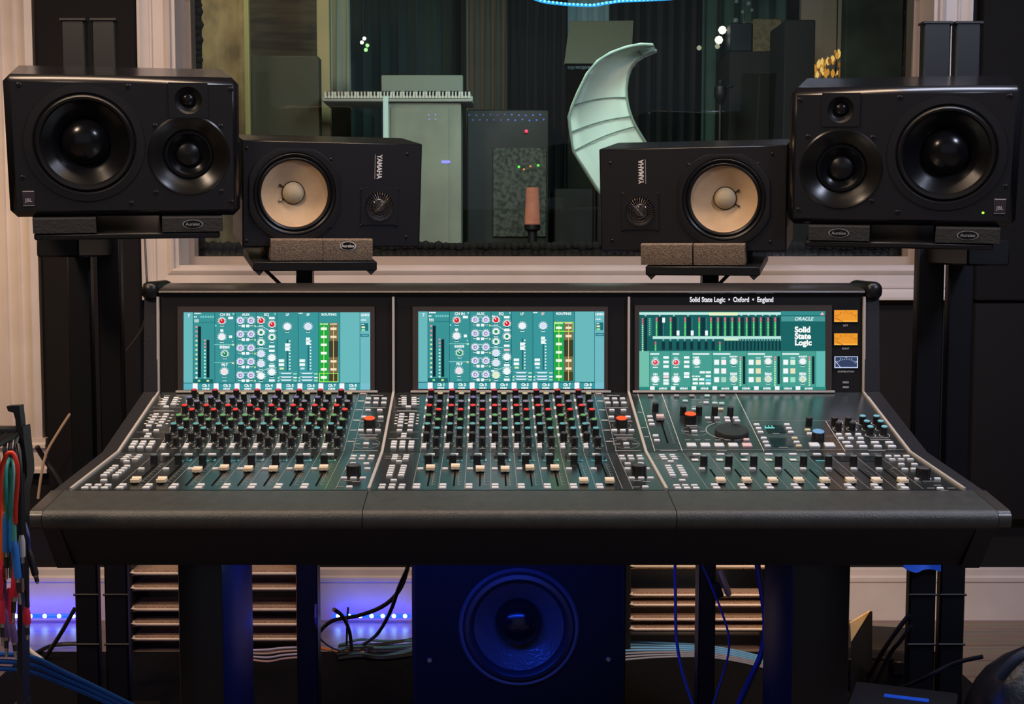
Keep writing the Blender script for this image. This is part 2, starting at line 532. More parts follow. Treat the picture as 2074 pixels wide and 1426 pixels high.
panels = []
names = ['channel_panel', 'channel_panel', 'master_panel']
def panel_marks(i, b):
    """thin printed lines, scales and legends, part of the panel's own surface: slot 1 light print, 2 dim print, 3 slot black"""
    x0 = BX[i] + 0.0065
    def ln(pl, xa, ta, xb, tb, wd=0.0008, mi=2, h=0.0004):
        d = Vector((xb - xa, tb - ta)).normalized() * wd / 2
        nx, nt = -d.y, d.x
        b.add([pl.P(xa + nx, ta + nt, h), pl.P(xa - nx, ta - nt, h), pl.P(xb - nx, tb - nt, h), pl.P(xb + nx, tb + nt, h)], [(0, 1, 2, 3)], mi)
    def ring(pl, x, t, r0, r1, a0, a1, mi=1, n=14):
        vs = []
        for k in range(n + 1):
            a = R(a0 + (a1 - a0) * k / n)
            vs += [pl.P(x + r0 * math.cos(a), t + r0 * math.sin(a), 0.0004), pl.P(x + r1 * math.cos(a), t + r1 * math.sin(a), 0.0004)]
        b.add(vs, [(2 * k, 2 * k + 1, 2 * k + 3, 2 * k + 2) for k in range(n)], mi)
    return ln, ring

panel_mats = [m_panel, m_letter, m_letter_dim, m_slot, mat('mini_display_lit', (0.01, 0.01, 0.01), 0.2, emit=(0.16, 0.62, 0.60), es=1.0), m_gloss]
CH = 0.0407
CHX0 = -0.115                     # left edge of channel one in the middle bay
rnd = random.Random(3)
for i in range(3):
    b = MB()
    x0, x1 = BX[i] + 0.003, BX[i + 1] - 0.003
    b.add([UP.P(x0, 0), UP.P(x1, 0), UP.P(x1, UP.len), UP.P(x0, UP.len)], [(0, 1, 2, 3)], 0)
    b.add([LO.P(x0, 0), LO.P(x1, 0), LO.P(x1, LO.len), LO.P(x0, LO.len)], [(0, 1, 2, 3)], 0)
    ln, ring = panel_marks(i, b)
    dx = BX[i] - BX[1]
    if i < 2:
        for k in range(9):
            x = CHX0 + dx + CH * k
            ln(LO, x, 0.004, x, LO.len - 0.003, 0.0009, 2)
            ln(UP, x, 0.003, x, 0.298, 0.0009, 2)
        ln(UP, CHX0 + dx + CH * 8 + 0.016, 0.003, CHX0 + dx + CH * 8 + 0.016, 0.298, 0.0009, 2)
        ln(LO, CHX0 + dx + CH * 8 + 0.016, 0.003, CHX0 + dx + CH * 8 + 0.016, LO.len - 0.003, 0.0009, 2)
        for t in (0.052, 0.105, 0.155, 0.208, 0.256, 0.297):
            xa = CHX0 + dx + CH * 8
            ln(UP, xa + 0.002, t, xa + 0.014, t, 0.0030, 1)
        for zy in (325, 380, 625, 705):
            px, py = Z6(420, zy)
            _, t = UP.on(px, py)
            ln(UP, x0 + 0.004, t, CHX0 + dx - 0.006, t, 0.0011, 2)
        for zy in (330, 490, 705):
            px, py = Z7(1150, zy)
            _, t = UP.on(px, py)
            ln(UP, BX[i] + 0.402, t, x1 - 0.008, t, 0.0011, 2)
        # ring scales and cursor pads right of the channels
        for zx, zy, r0, r1, a0, a1 in ((1180, 548, 0.0165, 0.0175, 150, 400), (1235, 765, 0.0225, 0.0233, 0, 360)):
            pl, x, t = surf(*Z7(zx, zy))
            ring(pl, x + dx, t, r0, r1, a0, a1, 2, 30)
        for zx, zy, wd in ((1080, 185, 0.024), (1130, 335, 0.040), (1060, 495, 0.012), (1270, 495, 0.012), (1200, 660, 0.034), (1215, 688, 0.03), (1130, 768, 0.010), (1340, 768, 0.010), (1245, 810, 0.010), (1215, 720, 0.008), (1255, 850, 0.045), (1365, 1210, 0.012), (1480, 1220, 0.012), (1350, 1285, 0.012)):
            pl, x, t = surf(*Z7(zx, zy))
            ln(pl, x + dx - wd / 2, t, x + dx + wd / 2, t, 0.0035, 2)
        for zx, zy, wd in ((340, 190, 0.012), (385, 370, 0.038), (345, 698, 0.024), (370, 440, 0.006), (370, 480, 0.006), (370, 520, 0.006), (295, 225, 0.005), (295, 258, 0.005), (295, 290, 0.005), (515, 225, 0.005), (515, 258, 0.005), (515, 290, 0.005),
                           (260, 420, 0.006), (255, 455, 0.006), (250, 490, 0.006), (245, 525, 0.006), (515, 420, 0.005), (510, 455, 0.005), (505, 490, 0.005), (500, 525, 0.005), (290, 915, 0.006), (290, 940, 0.006), (155, 915, 0.010), (150, 940, 0.010)):
            pl, x, t = surf(*Z6(zx, zy))
            ln(pl, x + dx - wd / 2, t, x + dx + wd / 2, t, 0.0035, 1 if wd < 0.008 else 2)
        for k in range(8):
            xc = CHX0 + dx + CH * k
            # scales round every knob
            for col, ys in ((0.0085, (110, 197, 295, 412, 515, 625)), (0.0265, (152, 245, 345, 463, 568, 680))):
                for zy in ys:
                    _, t = UP.on(*Z6(1185, zy), 0.0157)
                    ring(UP, xc + col, t, 0.0078, 0.0088, -50, 230, 2, 12)
                    for a in (215, 325, 270):
                        ln(UP, xc + col + 0.0095 * math.cos(R(a)), t + 0.0095 * math.sin(R(a)), xc + col + 0.0115 * math.cos(R(a)), t + 0.0115 * math.sin(R(a)), 0.0016, 1)
                    ln(UP, xc + col - 0.005, t - 0.0165, xc + col + 0.005, t - 0.0165, 0.002, 2)
            # little scribble display above the fader
            ya, yb_ = LO.on(*Z6(1185, 978))[1], LO.on(*Z6(1185, 915))[1]
            b.add([LO.P(xc + 0.006, ya, 0.0005), LO.P(xc + 0.034, ya, 0.0005), LO.P(xc + 0.034, yb_, 0.0005), LO.P(xc + 0.006, yb_, 0.0005)], [(0, 1, 2, 3)], 5)
            if k > 0:
                ln(LO, xc + 0.007, ya + 0.002, xc + rnd.uniform(0.02, 0.033), ya + 0.002, 0.0022, 4, 0.0008)
                ln(LO, xc + 0.033, ya + 0.001, xc + 0.033, ya + rnd.uniform(0.008, 0.02), 0.0014, 4, 0.0008)
            # fader slot and its printed scale
            ta, tb = LO.on(*Z6(1260, 1268))[1], LO.on(*Z6(1260, 1000))[1]
            b.add([LO.P(xc + 0.0222, ta, 0.0006), LO.P(xc + 0.0248, ta, 0.0006), LO.P(xc + 0.0248, tb, 0.0006), LO.P(xc + 0.0222, tb, 0.0006)], [(0, 1, 2, 3)], 3)
            for q in range(9):
                t = ta + (tb - ta) * (q + 0.5) / 9
                ln(LO, xc + 0.031, t, xc + 0.035, t, 0.0016, 2)
            ln(LO, xc + 0.03, ta, xc + 0.03, tb, 0.0006, 2)
    else:
        for p, q in (((10, 165), (215, 855)), ((300, 165), (545, 855)), ((1185, 165), (1525, 855))):
            xa, ta = UP.on(*Z8(*p))
            xb, tb = UP.on(*Z8(*q))
            ln(UP, xa, ta, xb, tb, 0.0009, 1)
        xa, ta = UP.on(*Z9(395, 455)); xb, tb = UP.on(*Z9(610, 790))
        ln(UP, xa, ta, xb, tb, 0.0009, 1)
        xa, ta = UP.on(*Z8(1375, 487)); ln(UP, xa, ta, x1 - 0.02, ta, 0.0011, 2)
        xa, ta = UP.on(*Z8(1480, 675)); ln(UP, xa, ta, x1 - 0.02, ta, 0.0009, 2)
        xa, ta = UP.on(*Z8(215, 835)); ln(UP, xa, ta, x1 - 0.004, ta, 0.0009, 2)
        for k in range(9):
            xa, ta = LO.on(*Z8(560 + 287 * k, 880)); 
            xa = LO.on(1290 + 560 / 5.926, 770 + 880 / 5.926)[0] + k * 0.0416
            ln(LO, xa, 0.004, xa, LO.len - 0.004, 0.0009, 2)
        for zz, lst in ((Z8, ((700, 240, 0.016), (840, 235, 0.008), (580, 240, 0.010), (465, 250, 0.004), (760, 270, 0.007), (690, 318, 0.008), (660, 548, 0.02), (590, 615, 0.010), (795, 615, 0.010), (700, 660, 0.010), (675, 575, 0.012), (870, 508, 0.010), (975, 508, 0.010), (610, 720, 0.010), (730, 720, 0.010), (850, 720, 0.010), (970, 720, 0.010), (1090, 720, 0.010), (1200, 720, 0.010), (380, 848, 0.030), (1020, 848, 0.018), (1985, 848, 0.020), (1670, 642, 0.012), (1755, 808, 0.016), (235, 915, 0.008), (235, 940, 0.008), (500, 925, 0.008), (445, 1170, 0.006), (585, 1170, 0.006), (40, 388, 0.01), (80, 572, 0.01), (115, 682, 0.01))),
                        (Z9, ((140, 780, 0.022), (960, 782, 0.030), (1000, 660, 0.036), (985, 640, 0.034), (1150, 895, 0.012), (1150, 975, 0.010), (1515, 1120, 0.014), (1620, 1120, 0.014), (1560, 1195, 0.012), (1780, 1195, 0.012), (1710, 1220, 0.012), (1630, 1165, 0.012), (680, 1210, 0.018), (970, 1210, 0.018), (1260, 1210, 0.018)))):
            for zx, zy, wd in lst:
                pl, x, t = surf(*zz(zx, zy))
                ln(pl, x - wd / 2, t, x + wd / 2, t, 0.0032, 2)
        pl, x, t = surf(*Z8(690, 615)); ring(pl, x, t, 0.0225, 0.0233, 0, 360, 2, 30)
        pl, x, t = surf(*Z8(1120, 610)); ring(pl, x, t, 0.043, 0.0438, 120, 300, 1, 30)
        for zx, zy in ((495, 545), (645, 545), (495, 470), (645, 470)):
            pl, x, t = surf(*Z9(zx + 35, zy)); ring(pl, x, t, 0.0085, 0.0095, -50, 230, 1, 12)
        for zx, zy in ((890, 610), (1045, 610), (850, 545), (1000, 545), (805, 480), (955, 480)):
            pl, x, t = surf(*Z9(zx, zy)); ring(pl, x, t, 0.0085, 0.0095, -50, 230, 1, 12)
        # two recessed readouts and the row of small displays over the faders
        for (xa, ya), (xb, yb_), mi in (((1575, 635), (1740, 540), 5), ((1640, 800), (1830, 700), 5)):
            p0, p1 = UP.on(*Z8(xa, ya)), UP.on(*Z8(xb, yb_))
            b.add([UP.P(p0[0], p0[1], 0.0005), UP.P(p1[0], p0[1], 0.0005), UP.P(p1[0], p1[1], 0.0005), UP.P(p0[0], p1[1], 0.0005)], [(0, 1, 2, 3)], mi)
        x, t = UP.on(*Z8(1592, 577))
        ln(UP, x - 0.009, t, x + 0.009, t, 0.006, 4, 0.0008)
        for e in (-0.006, 0.0, 0.006):
            ln(UP, x + e, t, x + e, t + 0.012, 0.002, 4, 0.0008)
        for k in range(8):
            xc = LO.on(*Z8(805, 900), 0.0157)[0] + 0.0416 * k
            ya, yb_ = LO.on(*Z8(900, 978))[1], LO.on(*Z8(900, 915))[1]
            b.add([LO.P(xc - 0.016, ya, 0.0005), LO.P(xc + 0.012, ya, 0.0005), LO.P(xc + 0.012, yb_, 0.0005), LO.P(xc - 0.016, yb_, 0.0005)], [(0, 1, 2, 3)], 5)
            if k < 5:
                ln(LO, xc - 0.015, ya + 0.012, xc - 0.004, ya + 0.012, 0.014, 1, 0.0008)
            elif k == 5:
                ln(LO, xc - 0.015, ya + 0.003, xc + 0.004, ya + 0.003, 0.004, 4, 0.0008)
            xf = LO.on(*Z8(1010, 1190), 0.008)[0] + 0.0408 * k
            ta, tb = LO.on(*Z6(1260, 1250))[1], LO.on(*Z8(870, 1070))[1]
            b.add([LO.P(xf - 0.0013, ta, 0.0006), LO.P(xf + 0.0013, ta, 0.0006), LO.P(xf + 0.0013, tb, 0.0006), LO.P(xf - 0.0013, tb, 0.0006)], [(0, 1, 2, 3)], 3)
            for q in range(9):
                t = ta + (tb - ta) * (q + 0.5) / 9
                ln(LO, xf + 0.008, t, xf + 0.012, t, 0.0016, 2)
        p0, p1 = UP.on(*Z8(290, 500)), UP.on(*Z8(370, 755))
        ln(UP, p0[0], p0[1] + 0.01, p1[0], p1[1], 0.0026, 3, 0.0006)
        for q in range(12):
            f = q / 11
            xq, tq = p0[0] + (p1[0] - p0[0]) * f + 0.010, p0[1] + (p1[1] - p0[1]) * f
            ln(UP, xq, tq, xq + 0.003, tq, 0.0016, 2)
    panels.append(b.build(names[i], panel_mats, console))

# champagne strips between the bays, up over the displays
for x in BX:
    b = MB()
    hw = 0.0022
    pts = [(YF + 0.001, ZF), (YK, ZK), (YB - 0.004, ZB), (YT - 0.006, ZT - 0.006)]
    for (ya, za), (yb_, zb_) in zip(pts[:-1], pts[1:]):
        d = Vector((0, yb_ - ya, zb_ - za)).normalized()
        nn = Vector((0, -d.z, d.y)) * 0.004
        A, B_ = Vector((0, ya, za)), Vector((0, yb_, zb_))
        X0, X1 = Vector((x - hw, 0, 0)), Vector((x + hw, 0, 0))
        b.add([A + X0 - nn, A + X1 - nn, A + X1 + nn * 0.8, A + X0 + nn * 0.8, B_ + X0 - nn, B_ + X1 - nn, B_ + X1 + nn * 0.8, B_ + X0 + nn * 0.8],
              [(3, 2, 1, 0), (4, 5, 6, 7), (0, 1, 5, 4), (1, 2, 6, 5), (2, 3, 7, 6), (3, 0, 4, 7)])
    b.build('divider_strip', m_strip, console)

# ---- knobs, buttons, faders: one mesh of each kind, copied
_cache = {}
def knob_mesh(r, h, cap, body=m_knob):
    key = ('k', r, h, cap)
    if key not in _cache:
        b = MB()
        prof = [(r * 1.12, 0), (r * 1.12, h * 0.06), (r * 1.02, h * 0.16), (r * 0.97, h * 0.86), (r, h * 0.90), (r, h * 0.965), (r * 0.93, h), (0.0001, h * 1.01)]
        b.lathe(prof, 20, [0, 0, 0, 0, 1, 1, 1], cap0=False, cap1=False)
        # grip ribs and a pointer line
        for k in range(10):
            a = 2 * math.pi * k / 10
            b.M = Matrix.Rotation(a, 4, 'Z')
            b.box((r * 0.96, -r * 0.1, h * 0.16), (r * 1.05, r * 0.1, h * 0.86), 0)
        b.M = I4.copy()
        _cache[key] = b.mesh('knob', [body, CAPS[cap]])
    return _cache[key]

def button_mesh(w_, d_, h_, m):
    key = ('b', w_, d_, h_, m.name)
    if key not in _cache:
        _cache[key] = MB().rbox((-w_ / 2, -d_ / 2, -0.0005), (w_ / 2, d_ / 2, h_), min(h_, w_, d_) * 0.22, 0, 1).mesh('button', [m])
    return _cache[key]

def fader_mesh():
    if 'f' not in _cache:
        b = MB()
        # skirt, then a saddle-backed cap
        b.rbox((-0.0070, -0.0085, 0.0008), (0.0070, 0.0085, 0.0035), 0.0008, 2, 1)
        pr = [(-0.0080, 0.0032), (-0.0078, 0.0075), (-0.0065, 0.0088), (-0.0030, 0.0080), (0.0, 0.0074), (0.0030, 0.0082), (0.0066, 0.0098), (0.0080, 0.0090), (0.0082, 0.0032)]
        n = len(pr)
        hw = 0.0071
        vs = [(-hw, y, z) for y, z in pr] + [(hw, y, z) for y, z in pr]
        b.add(vs, [tuple(range(n)), tuple(range(2 * n - 1, n - 1, -1))], 0)
        for q in range(n):
            q2 = (q + 1) % n
            b.add(vs, [(q2, q, n + q, n + q2)], 1 if q in (3, 4, 5, 6) else 0)
        b.box((-0.0071, -0.0003, 0.0073), (0.0071, 0.0003, 0.0077), 2)
        b.box((-0.001, -0.004, -0.003), (0.001, 0.004, 0.002), 2)
        _cache['f'] = b.mesh('fader', [m_fader, m_fader_top, m_gloss])
    return _cache['f']

def stick(name, me, bay, pl, x, t, h=0.0):
    return put(name, me, panels[bay], loc=pl.P(x, t, h), rot=(pl.ang, 0, 0))

KH = 0.0157
ROWS = [  # (column offset, cap height in the crop, name, cap)
    (0.0085, 110, 'gain_knob', 'crimson'), (0.0265, 152, 'filter_knob', 'olive'),
    (0.0085, 197, 'aux_knob', 'violet'), (0.0265, 245, 'aux_knob', 'slate'),
    (0.0085, 295, 'high_band_knob', 'red'), (0.0265, 345, 'high_band_knob', 'red'),
    (0.0085, 412, 'mid_band_knob', 'green'), (0.0265, 463, 'mid_band_knob', 'green'),
    (0.0085, 515, 'low_band_knob', 'teal'), (0.0265, 568, 'low_band_knob', 'teal'),
    (0.0085, 625, 'dynamics_knob', 'black'), (0.0265, 680, 'dynamics_knob', 'black')]
FADERS = {0: [(268, 971.6), (322, 971.6), (396.5, 951), (450.6, 947), (501, 949), (553.6, 949), (605, 947), (655, 947)],
          1: [(872, 947), (923, 945), (972.6, 949), (1023, 949.7), (1074, 947), (1125, 947), (1184, 973), (1236, 973)]}
BTN_UP = (0.0102, 0.0072, 0.0036)
BTN_LO = (0.0098, 0.0075, 0.0028)
def button(name, bay, zz, zx, zy, dx=0.0, size=None, m=m_button):
    pl, x, t = surf(*zz(zx, zy), 0.0015)
    s = size or (BTN_UP if pl is UP else BTN_LO)
    return stick(name, button_mesh(*s, m), bay, pl, x + dx, t)

LEFT_MATRIX = [(345, 215), (345, 240), (345, 265), (345, 290), (465, 215), (465, 240), (465, 265), (465, 290), (397, 322),
               (320, 410), (315, 442), (308, 475), (303, 507), (298, 547), (290, 603), (440, 410), (436, 442), (432, 475), (428, 507), (423, 547), (415, 603),
               (345, 648), (340, 678), (228, 745), (222, 772), (218, 808), (330, 745), (326, 772), (322, 808), (437, 745), (433, 772), (428, 808),
               (242, 902), (236, 922), (228, 945), (375, 902), (370, 922), (362, 945), (285, 972),
               (202, 1030), (194, 1058), (186, 1085), (178, 1113), (168, 1142), (343, 1030), (335, 1058), (327, 1085), (319, 1113), (309, 1142), (222, 1200),
               (88, 1258), (76, 1290), (205, 1258), (193, 1290), (325, 1258), (313, 1290)]
RIGHT_KEYS = [(1000, 225), (1095, 225), (1190, 225), (1015, 275), (1110, 275), (1207, 275), (1062, 362), (1202, 362), (1055, 445), (1255, 445),
              (1092, 605), (1195, 605), (1297, 605), (1235, 765), (1180, 910), (1285, 910), (1393, 910), (1195, 943), (1300, 943), (1410, 943),
              (1252, 1000), (1410, 1000), (1250, 1060), (1480, 1060), (1300, 1172), (1415, 1172), (1527, 1172), (1465, 1280)]
for bay in (0, 1):
    dx = BX[bay] - BX[1]
    for k in range(8):
        xc = CHX0 + dx + CH * k
        for col, zy, nm, cap in ROWS:
            _, t = UP.on(*Z6(1185, zy), KH)
            stick(nm, knob_mesh(0.0054, KH, cap), bay, UP, xc + col, t)
        _, t = LO.on(*Z6(1240, 889), 0.0165)
        stick('channel_knob', knob_mesh(0.0058, 0.0165, 'grey'), bay, LO, xc + 0.0178, t)
        # light keys under the knobs, above the display, beside the fader, at the foot
        for zy, nm, pl, off, sz in ((775, 'channel_button', UP, 0.0052, (0.0085, 0.008, 0.0034)), (805, 'channel_button', UP, 0.0052, (0.0085, 0.008, 0.0034)),
                                    (886, 'select_button', LO, 0.0195, (0.0130, 0.0085, 0.0020)), (1060, 'channel_button', LO, 0.0066, (0.0098, 0.0085, 0.0026)),
                                    (1255, 'channel_button', LO, 0.0066, (0.0108, 0.0100, 0.0026)), (1286, 'channel_button', LO, 0.0066, (0.0108, 0.0100, 0.0026))):
            _, t = pl.on(*Z6(1185, zy), 0.0015)
            stick(nm, button_mesh(*sz, m_button if k % 3 else m_button), bay, pl, xc + off, t)
        for zy in (245, 335, 440, 570, 660):
            _, t = UP.on(*Z6(1185, zy), 0.001)
            stick('equalizer_button', button_mesh(0.0042, 0.013, 0.0022, m_button), bay, UP, xc + 0.0004, t)
        for zy in (300, 405, 520):
            _, t = UP.on(*Z6(1185, zy), 0.001)
            stick('filter_button', button_mesh(0.0046, 0.009, 0.0022, m_button_dim), bay, UP, xc + 0.0178, t)
        px, py = FADERS[bay][k]
        x, t = LO.on(px, py, 0.006)
        stick('fader', fader_mesh(), bay, LO, xc + 0.0235, t)
    for zx, zy in LEFT_MATRIX:
        small = zy < 700 and zy != 322
        button('assign_button', bay, Z6, zx, zy, dx, (0.0098, 0.0062, 0.0030) if small else None)
    for zx, zy in RIGHT_KEYS:
        button('menu_button', bay, Z7, zx, zy, dx)
    x, t = UP.on(*Z7(1180, 450), 0.0185)
    stick('encoder_knob', knob_mesh(0.0102, 0.0185, 'orange'), bay, UP, x + dx, t)
    x, t = LO.on(*Z7(1390, 1012), 0.019)
    stick('level_knob', knob_mesh(0.0112, 0.019, 'black'), bay, LO, x + dx, t)

# master bay
def mknob(nm, zz, zx, zy, r, h, cap):
    pl, x, t = surf(*zz(zx, zy), h)
    stick(nm, knob_mesh(r, h, cap), 2, pl, x, t)
for zx, zy in ((225, 268), (558, 310), (748, 310), (937, 310), (1125, 318)):
    mknob('monitor_knob', Z8, zx, zy, 0.0056, 0.0175, 'black')
mknob('monitor_knob', Z9, 215, 408, 0.0056, 0.0165, 'black')
mknob('encoder_knob', Z8, 643, 398, 0.0106, 0.0185, 'orange')
mknob('encoder_knob', Z9, 315, 560, 0.0106, 0.0180, 'blue')
mknob('level_knob', Z9, 1475, 962, 0.0112, 0.019, 'black')
for zx, zy in ((495, 408), (540, 462), (647, 408), (693, 462)):
    mknob('talkback_knob', Z9, zx, zy, 0.0056, KH, 'black')
for zx, zy in ((805, 390), (957, 390), (850, 447), (1003, 447), (890, 508), (1045, 508)):
    mknob('headphone_knob', Z9, zx, zy, 0.0056, KH, 'sky')
x0 = LO.on(*Z8(805, 902), 0.0165)[0]
xf = LO.on(*Z8(1010, 1190), 0.008)[0]
for k in range(8):
    _, t = LO.on(*Z8(805, 902), 0.0165)
    stick('channel_knob', knob_mesh(0.0058, 0.0165, 'grey'), 2, LO, x0 + 0.0416 * k, t)
    for zy, off, sz in ((885, 0.0005, (0.0130, 0.0085, 0.0020)), (1060, -0.008, (0.0098, 0.0085, 0.0026)), (1255, -0.0065, (0.0108, 0.0100, 0.0026)), (1290, -0.0065, (0.0108, 0.0100, 0.0026))):
        _, t = LO.on(*Z8(1000, zy), 0.0015)
        stick('channel_button', button_mesh(*sz, m_button), 2, LO, x0 + 0.0416 * k + off, t)
    _, t = LO.on(*Z8(1010, 1200), 0.006)
    stick('fader', fader_mesh(), 2, LO, xf + 0.0408 * k, t)
x, t = UP.on(*Z8(280, 445), 0.006)
if 'fp' not in _cache:
    me = fader_mesh().copy()
    me.materials[0] = mat('fader_mauve', (0.34, 0.24, 0.24), 0.4)
    me.materials[1] = mat('fader_pink', (0.62, 0.46, 0.45), 0.4)
    _cache['fp'] = me
stick('monitor_fader', _cache['fp'], 2, UP, x, t)
for zx, zy, m in ((155, 440, m_button), (165, 487, m_button), (180, 533, m_button), (225, 670, m_button), (240, 725, m_button), (580, 252, m_button_teal), (830, 272, m_button), (935, 278, m_button_teal), (1017, 282, m_button_teal), (1005, 350, m_button_warm), (690, 350, m_button_teal),
                  (850, 455, m_button), (962, 455, m_button), (1080, 455, m_button), (1185, 455, m_button), (1090, 490, m_button), (1205, 490, m_button), (690, 615, m_button),
                  (1437, 537, m_button), (1460, 582, m_button), (1483, 627, m_button), (1800, 537, m_button), (1823, 582, m_button), (1848, 627, m_button), (1522, 699, m_button), (1545, 746, m_button), (1568, 791, m_button), (1893, 699, m_button_warm), (1917, 746, m_button), (1943, 791, m_button_warm),
                  (165, 190, m_button_dim), (475, 190, m_button_dim), (658, 190, m_button_dim), (843, 190, m_button_teal), (1027, 190, m_button_dim)):
    button('monitor_button', 2, Z8, zx, zy, 0, None, m)
for zx, zy in ((300, 900), (316, 922), (333, 945), (425, 900), (440, 922), (458, 945), (405, 975), (372, 1030), (386, 1058), (402, 1085), (416, 1113), (430, 1142), (512, 1030), (526, 1058), (542, 1085), (558, 1113), (574, 1142), (545, 1200), (475, 1262), (495, 1295), (580, 1262), (602, 1295), (690, 1262), (712, 1295)):
    button('assign_button', 2, Z8, zx, zy)
for zx, zy in ((655, 780), (822, 780), (988, 780), (1155, 780), (1322, 780)):
    button('transport_button', 2, Z8, zx, zy, 0, (0.0165, 0.015, 0.0034), m_button_pink if zx == 1322 else m_button)
button('transport_button', 2, Z8, 1315, 717, 0, None, m_button_pink)
for zx, zy in ((195, 552), (218, 594)):
    button('monitor_button', 2, Z9, zx, zy, 0, None, m_button_warm if zy < 560 else m_button)
for zx, zy in ((270, 717), (438, 717)):
    button('transport_button', 2, Z9, zx, zy, 0, (0.0175, 0.0165, 0.0034))
for zx, zy in ((540, 602), (645, 602), (755, 602), (563, 645), (672, 645), (782, 645), (623, 690), (780, 690), (940, 690), (1097, 690), (652, 733), (810, 733), (970, 733), (1128, 733)):
    button('source_button', 2, Z9, zx, zy, 0, (0.0135, 0.0075, 0.0034) if zy > 660 else None)
for zx, zy in ((1088, 838), (1185, 838), (1287, 838), (1130, 874), (1230, 874), (1332, 874), (1232, 928), (1377, 928), (1270, 982), (1370, 980), (1415, 1088), (1523, 1088), (1628, 1088), (1662, 1195)):
    button('menu_button', 2, Z9, zx, zy)
# jog wheel with its finger dimple
x, t = UP.on(*Z8(1142, 588), 0.009)
b = MB()
b.lathe([(0.0300, 0), (0.0305, 0.001), (0.0300, 0.0075), (0.0290, 0.0090), (0.0001, 0.0090)], 48, 0, False, False)
b.M = Matrix.Translation((0.0095, 0.0165, 0.0090))
b.lathe([(0.0078, 0.0), (0.0070, 0.0012), (0.0050, 0.0006), (0.0001, 0.0001)], 24, 1, False, False)
stick('jog_wheel', b.mesh('jog_wheel', [mat('jog_wheel_black', (0.020, 0.021, 0.022), 0.45), m_rubber]), 2, UP, x, t)

# ---- displays
UI = {}
def uim(rgb, es=1.0):
    key = (rgb, es)
    if key not in UI:
        UI[key] = mat('pixel_%02x%02x%02x' % rgb, (0.0, 0.0, 0.0), 0.25, emit=S(*rgb), es=es, spec=0.3)
    return UI[key]

class Screen:
    """lit picture of a display, drawn flat on the glass in crop coordinates"""
    def __init__(s, org, z):
        s.org, s.z = org, z
        s.b = MB()
        s.mats = []
        s.step = 0
    def mi(s, rgb):
        m = uim(rgb)
        if m not in s.mats:
            s.mats.append(m)
        return s.mats.index(m)
    def P(s, zx, zy, h):
        px, py = s.org[0] + zx / s.z, s.org[1] + zy / s.z
        x, t = DISP.on(px, py)
        return DISP.P(x, t, h)
    def lay(s):
        s.step += 1
        return 0.0015 + 0.000006 * s.step
    def rect(s, x0, y0, x1, y1, rgb):
        h = s.lay()
        s.b.add([s.P(x0, y1, h), s.P(x1, y1, h), s.P(x1, y0, h), s.P(x0, y0, h)], [(0, 1, 2, 3)], s.mi(rgb))
    def c(s, x, y, w_, h_, rgb):
        s.rect(x - w_ / 2, y - h_ / 2, x + w_ / 2, y + h_ / 2, rgb)
    def poly(s, pts, rgb):
        h = s.lay()
        s.b.add([s.P(x, y, h) for x, y in pts], [tuple(range(len(pts)))[::-1]], s.mi(rgb))
    def disc(s, x, y, r, rgb, n=18):
        s.poly([(x + r * math.cos(2 * math.pi * k / n), y + r * math.sin(2 * math.pi * k / n)) for k in range(n)], rgb)
    def line(s, pts, w_, rgb):
        for (xa, ya), (xb, yb_) in zip(pts[:-1], pts[1:]):
            l = math.hypot(xb - xa, yb_ - ya) or 1
            nx, ny = -(yb_ - ya) / l * w_ / 2, (xb - xa) / l * w_ / 2
            s.poly([(xa + nx, ya + ny), (xb + nx, yb_ + ny), (xb - nx, yb_ - ny), (xa - nx, ya - ny)], rgb)
    def knob(s, x, y, r, face, mark=None, ring=(235, 240, 245)):
        for k in range(11):
            a = R(-60 + 30 * k) if k < 11 else 0
            a = R(150 + 24 * k)
            s.line([(x + r * 0.8 * math.cos(a), y + r * 0.8 * math.sin(a)), (x + r * 1.35 * math.cos(a), y + r * 1.35 * math.sin(a))], 4, ring)
        s.disc(x, y, r, ring)
        s.disc(x, y, r * 0.78, face)
        if mark:
            s.line([(x, y), (x - r * 0.35, y - r * 0.5)], 6, mark)
        s.rect(x - 10, y + r * 1.15, x + 10, y + r * 1.4, (12, 45, 50))
        s.rect(x - 16, y + r * 1.4, x + 16, y + r * 1.62, (205, 235, 232))
    def arcknob(s, x, y, r, ring, face, core):
        s.knob(x, y, r, face)
        s.disc(x, y, r * 0.5, ring)
        s.disc(x + 1, y + 1, r * 0.3, core)
    def text(s, txt, x, y, size, rgb, bold=0.0, ax='CENTER', shear=0.0):
        h = s.lay()
        o = s.P(x, y, h)
        k = (s.P(x + 100, y, h) - o).length / 100
        s.b.M = frame(o, Vector((1, 0, 0)), DISP.t, DISP.n)
        s.b.text(txt, size * k, s.mi(rgb), bold * k, ax, 0.0, shear)
        s.b.M = I4.copy()
    def bars(s, x, y, w_, h_, rgb, n=5, rn=random.Random(5)):
        """a word too small to read"""
        xx = x - w_ / 2
        while xx < x + w_ / 2 - 2:
            a = rn.uniform(6, 13)
            s.rect(xx, y - h_ / 2 * rn.uniform(0.7, 1), min(xx + a, x + w_ / 2), y + h_ / 2, rgb)
            xx += a + 3
    def build(s, parent):
        return s.b.build('screen', s.mats, parent)

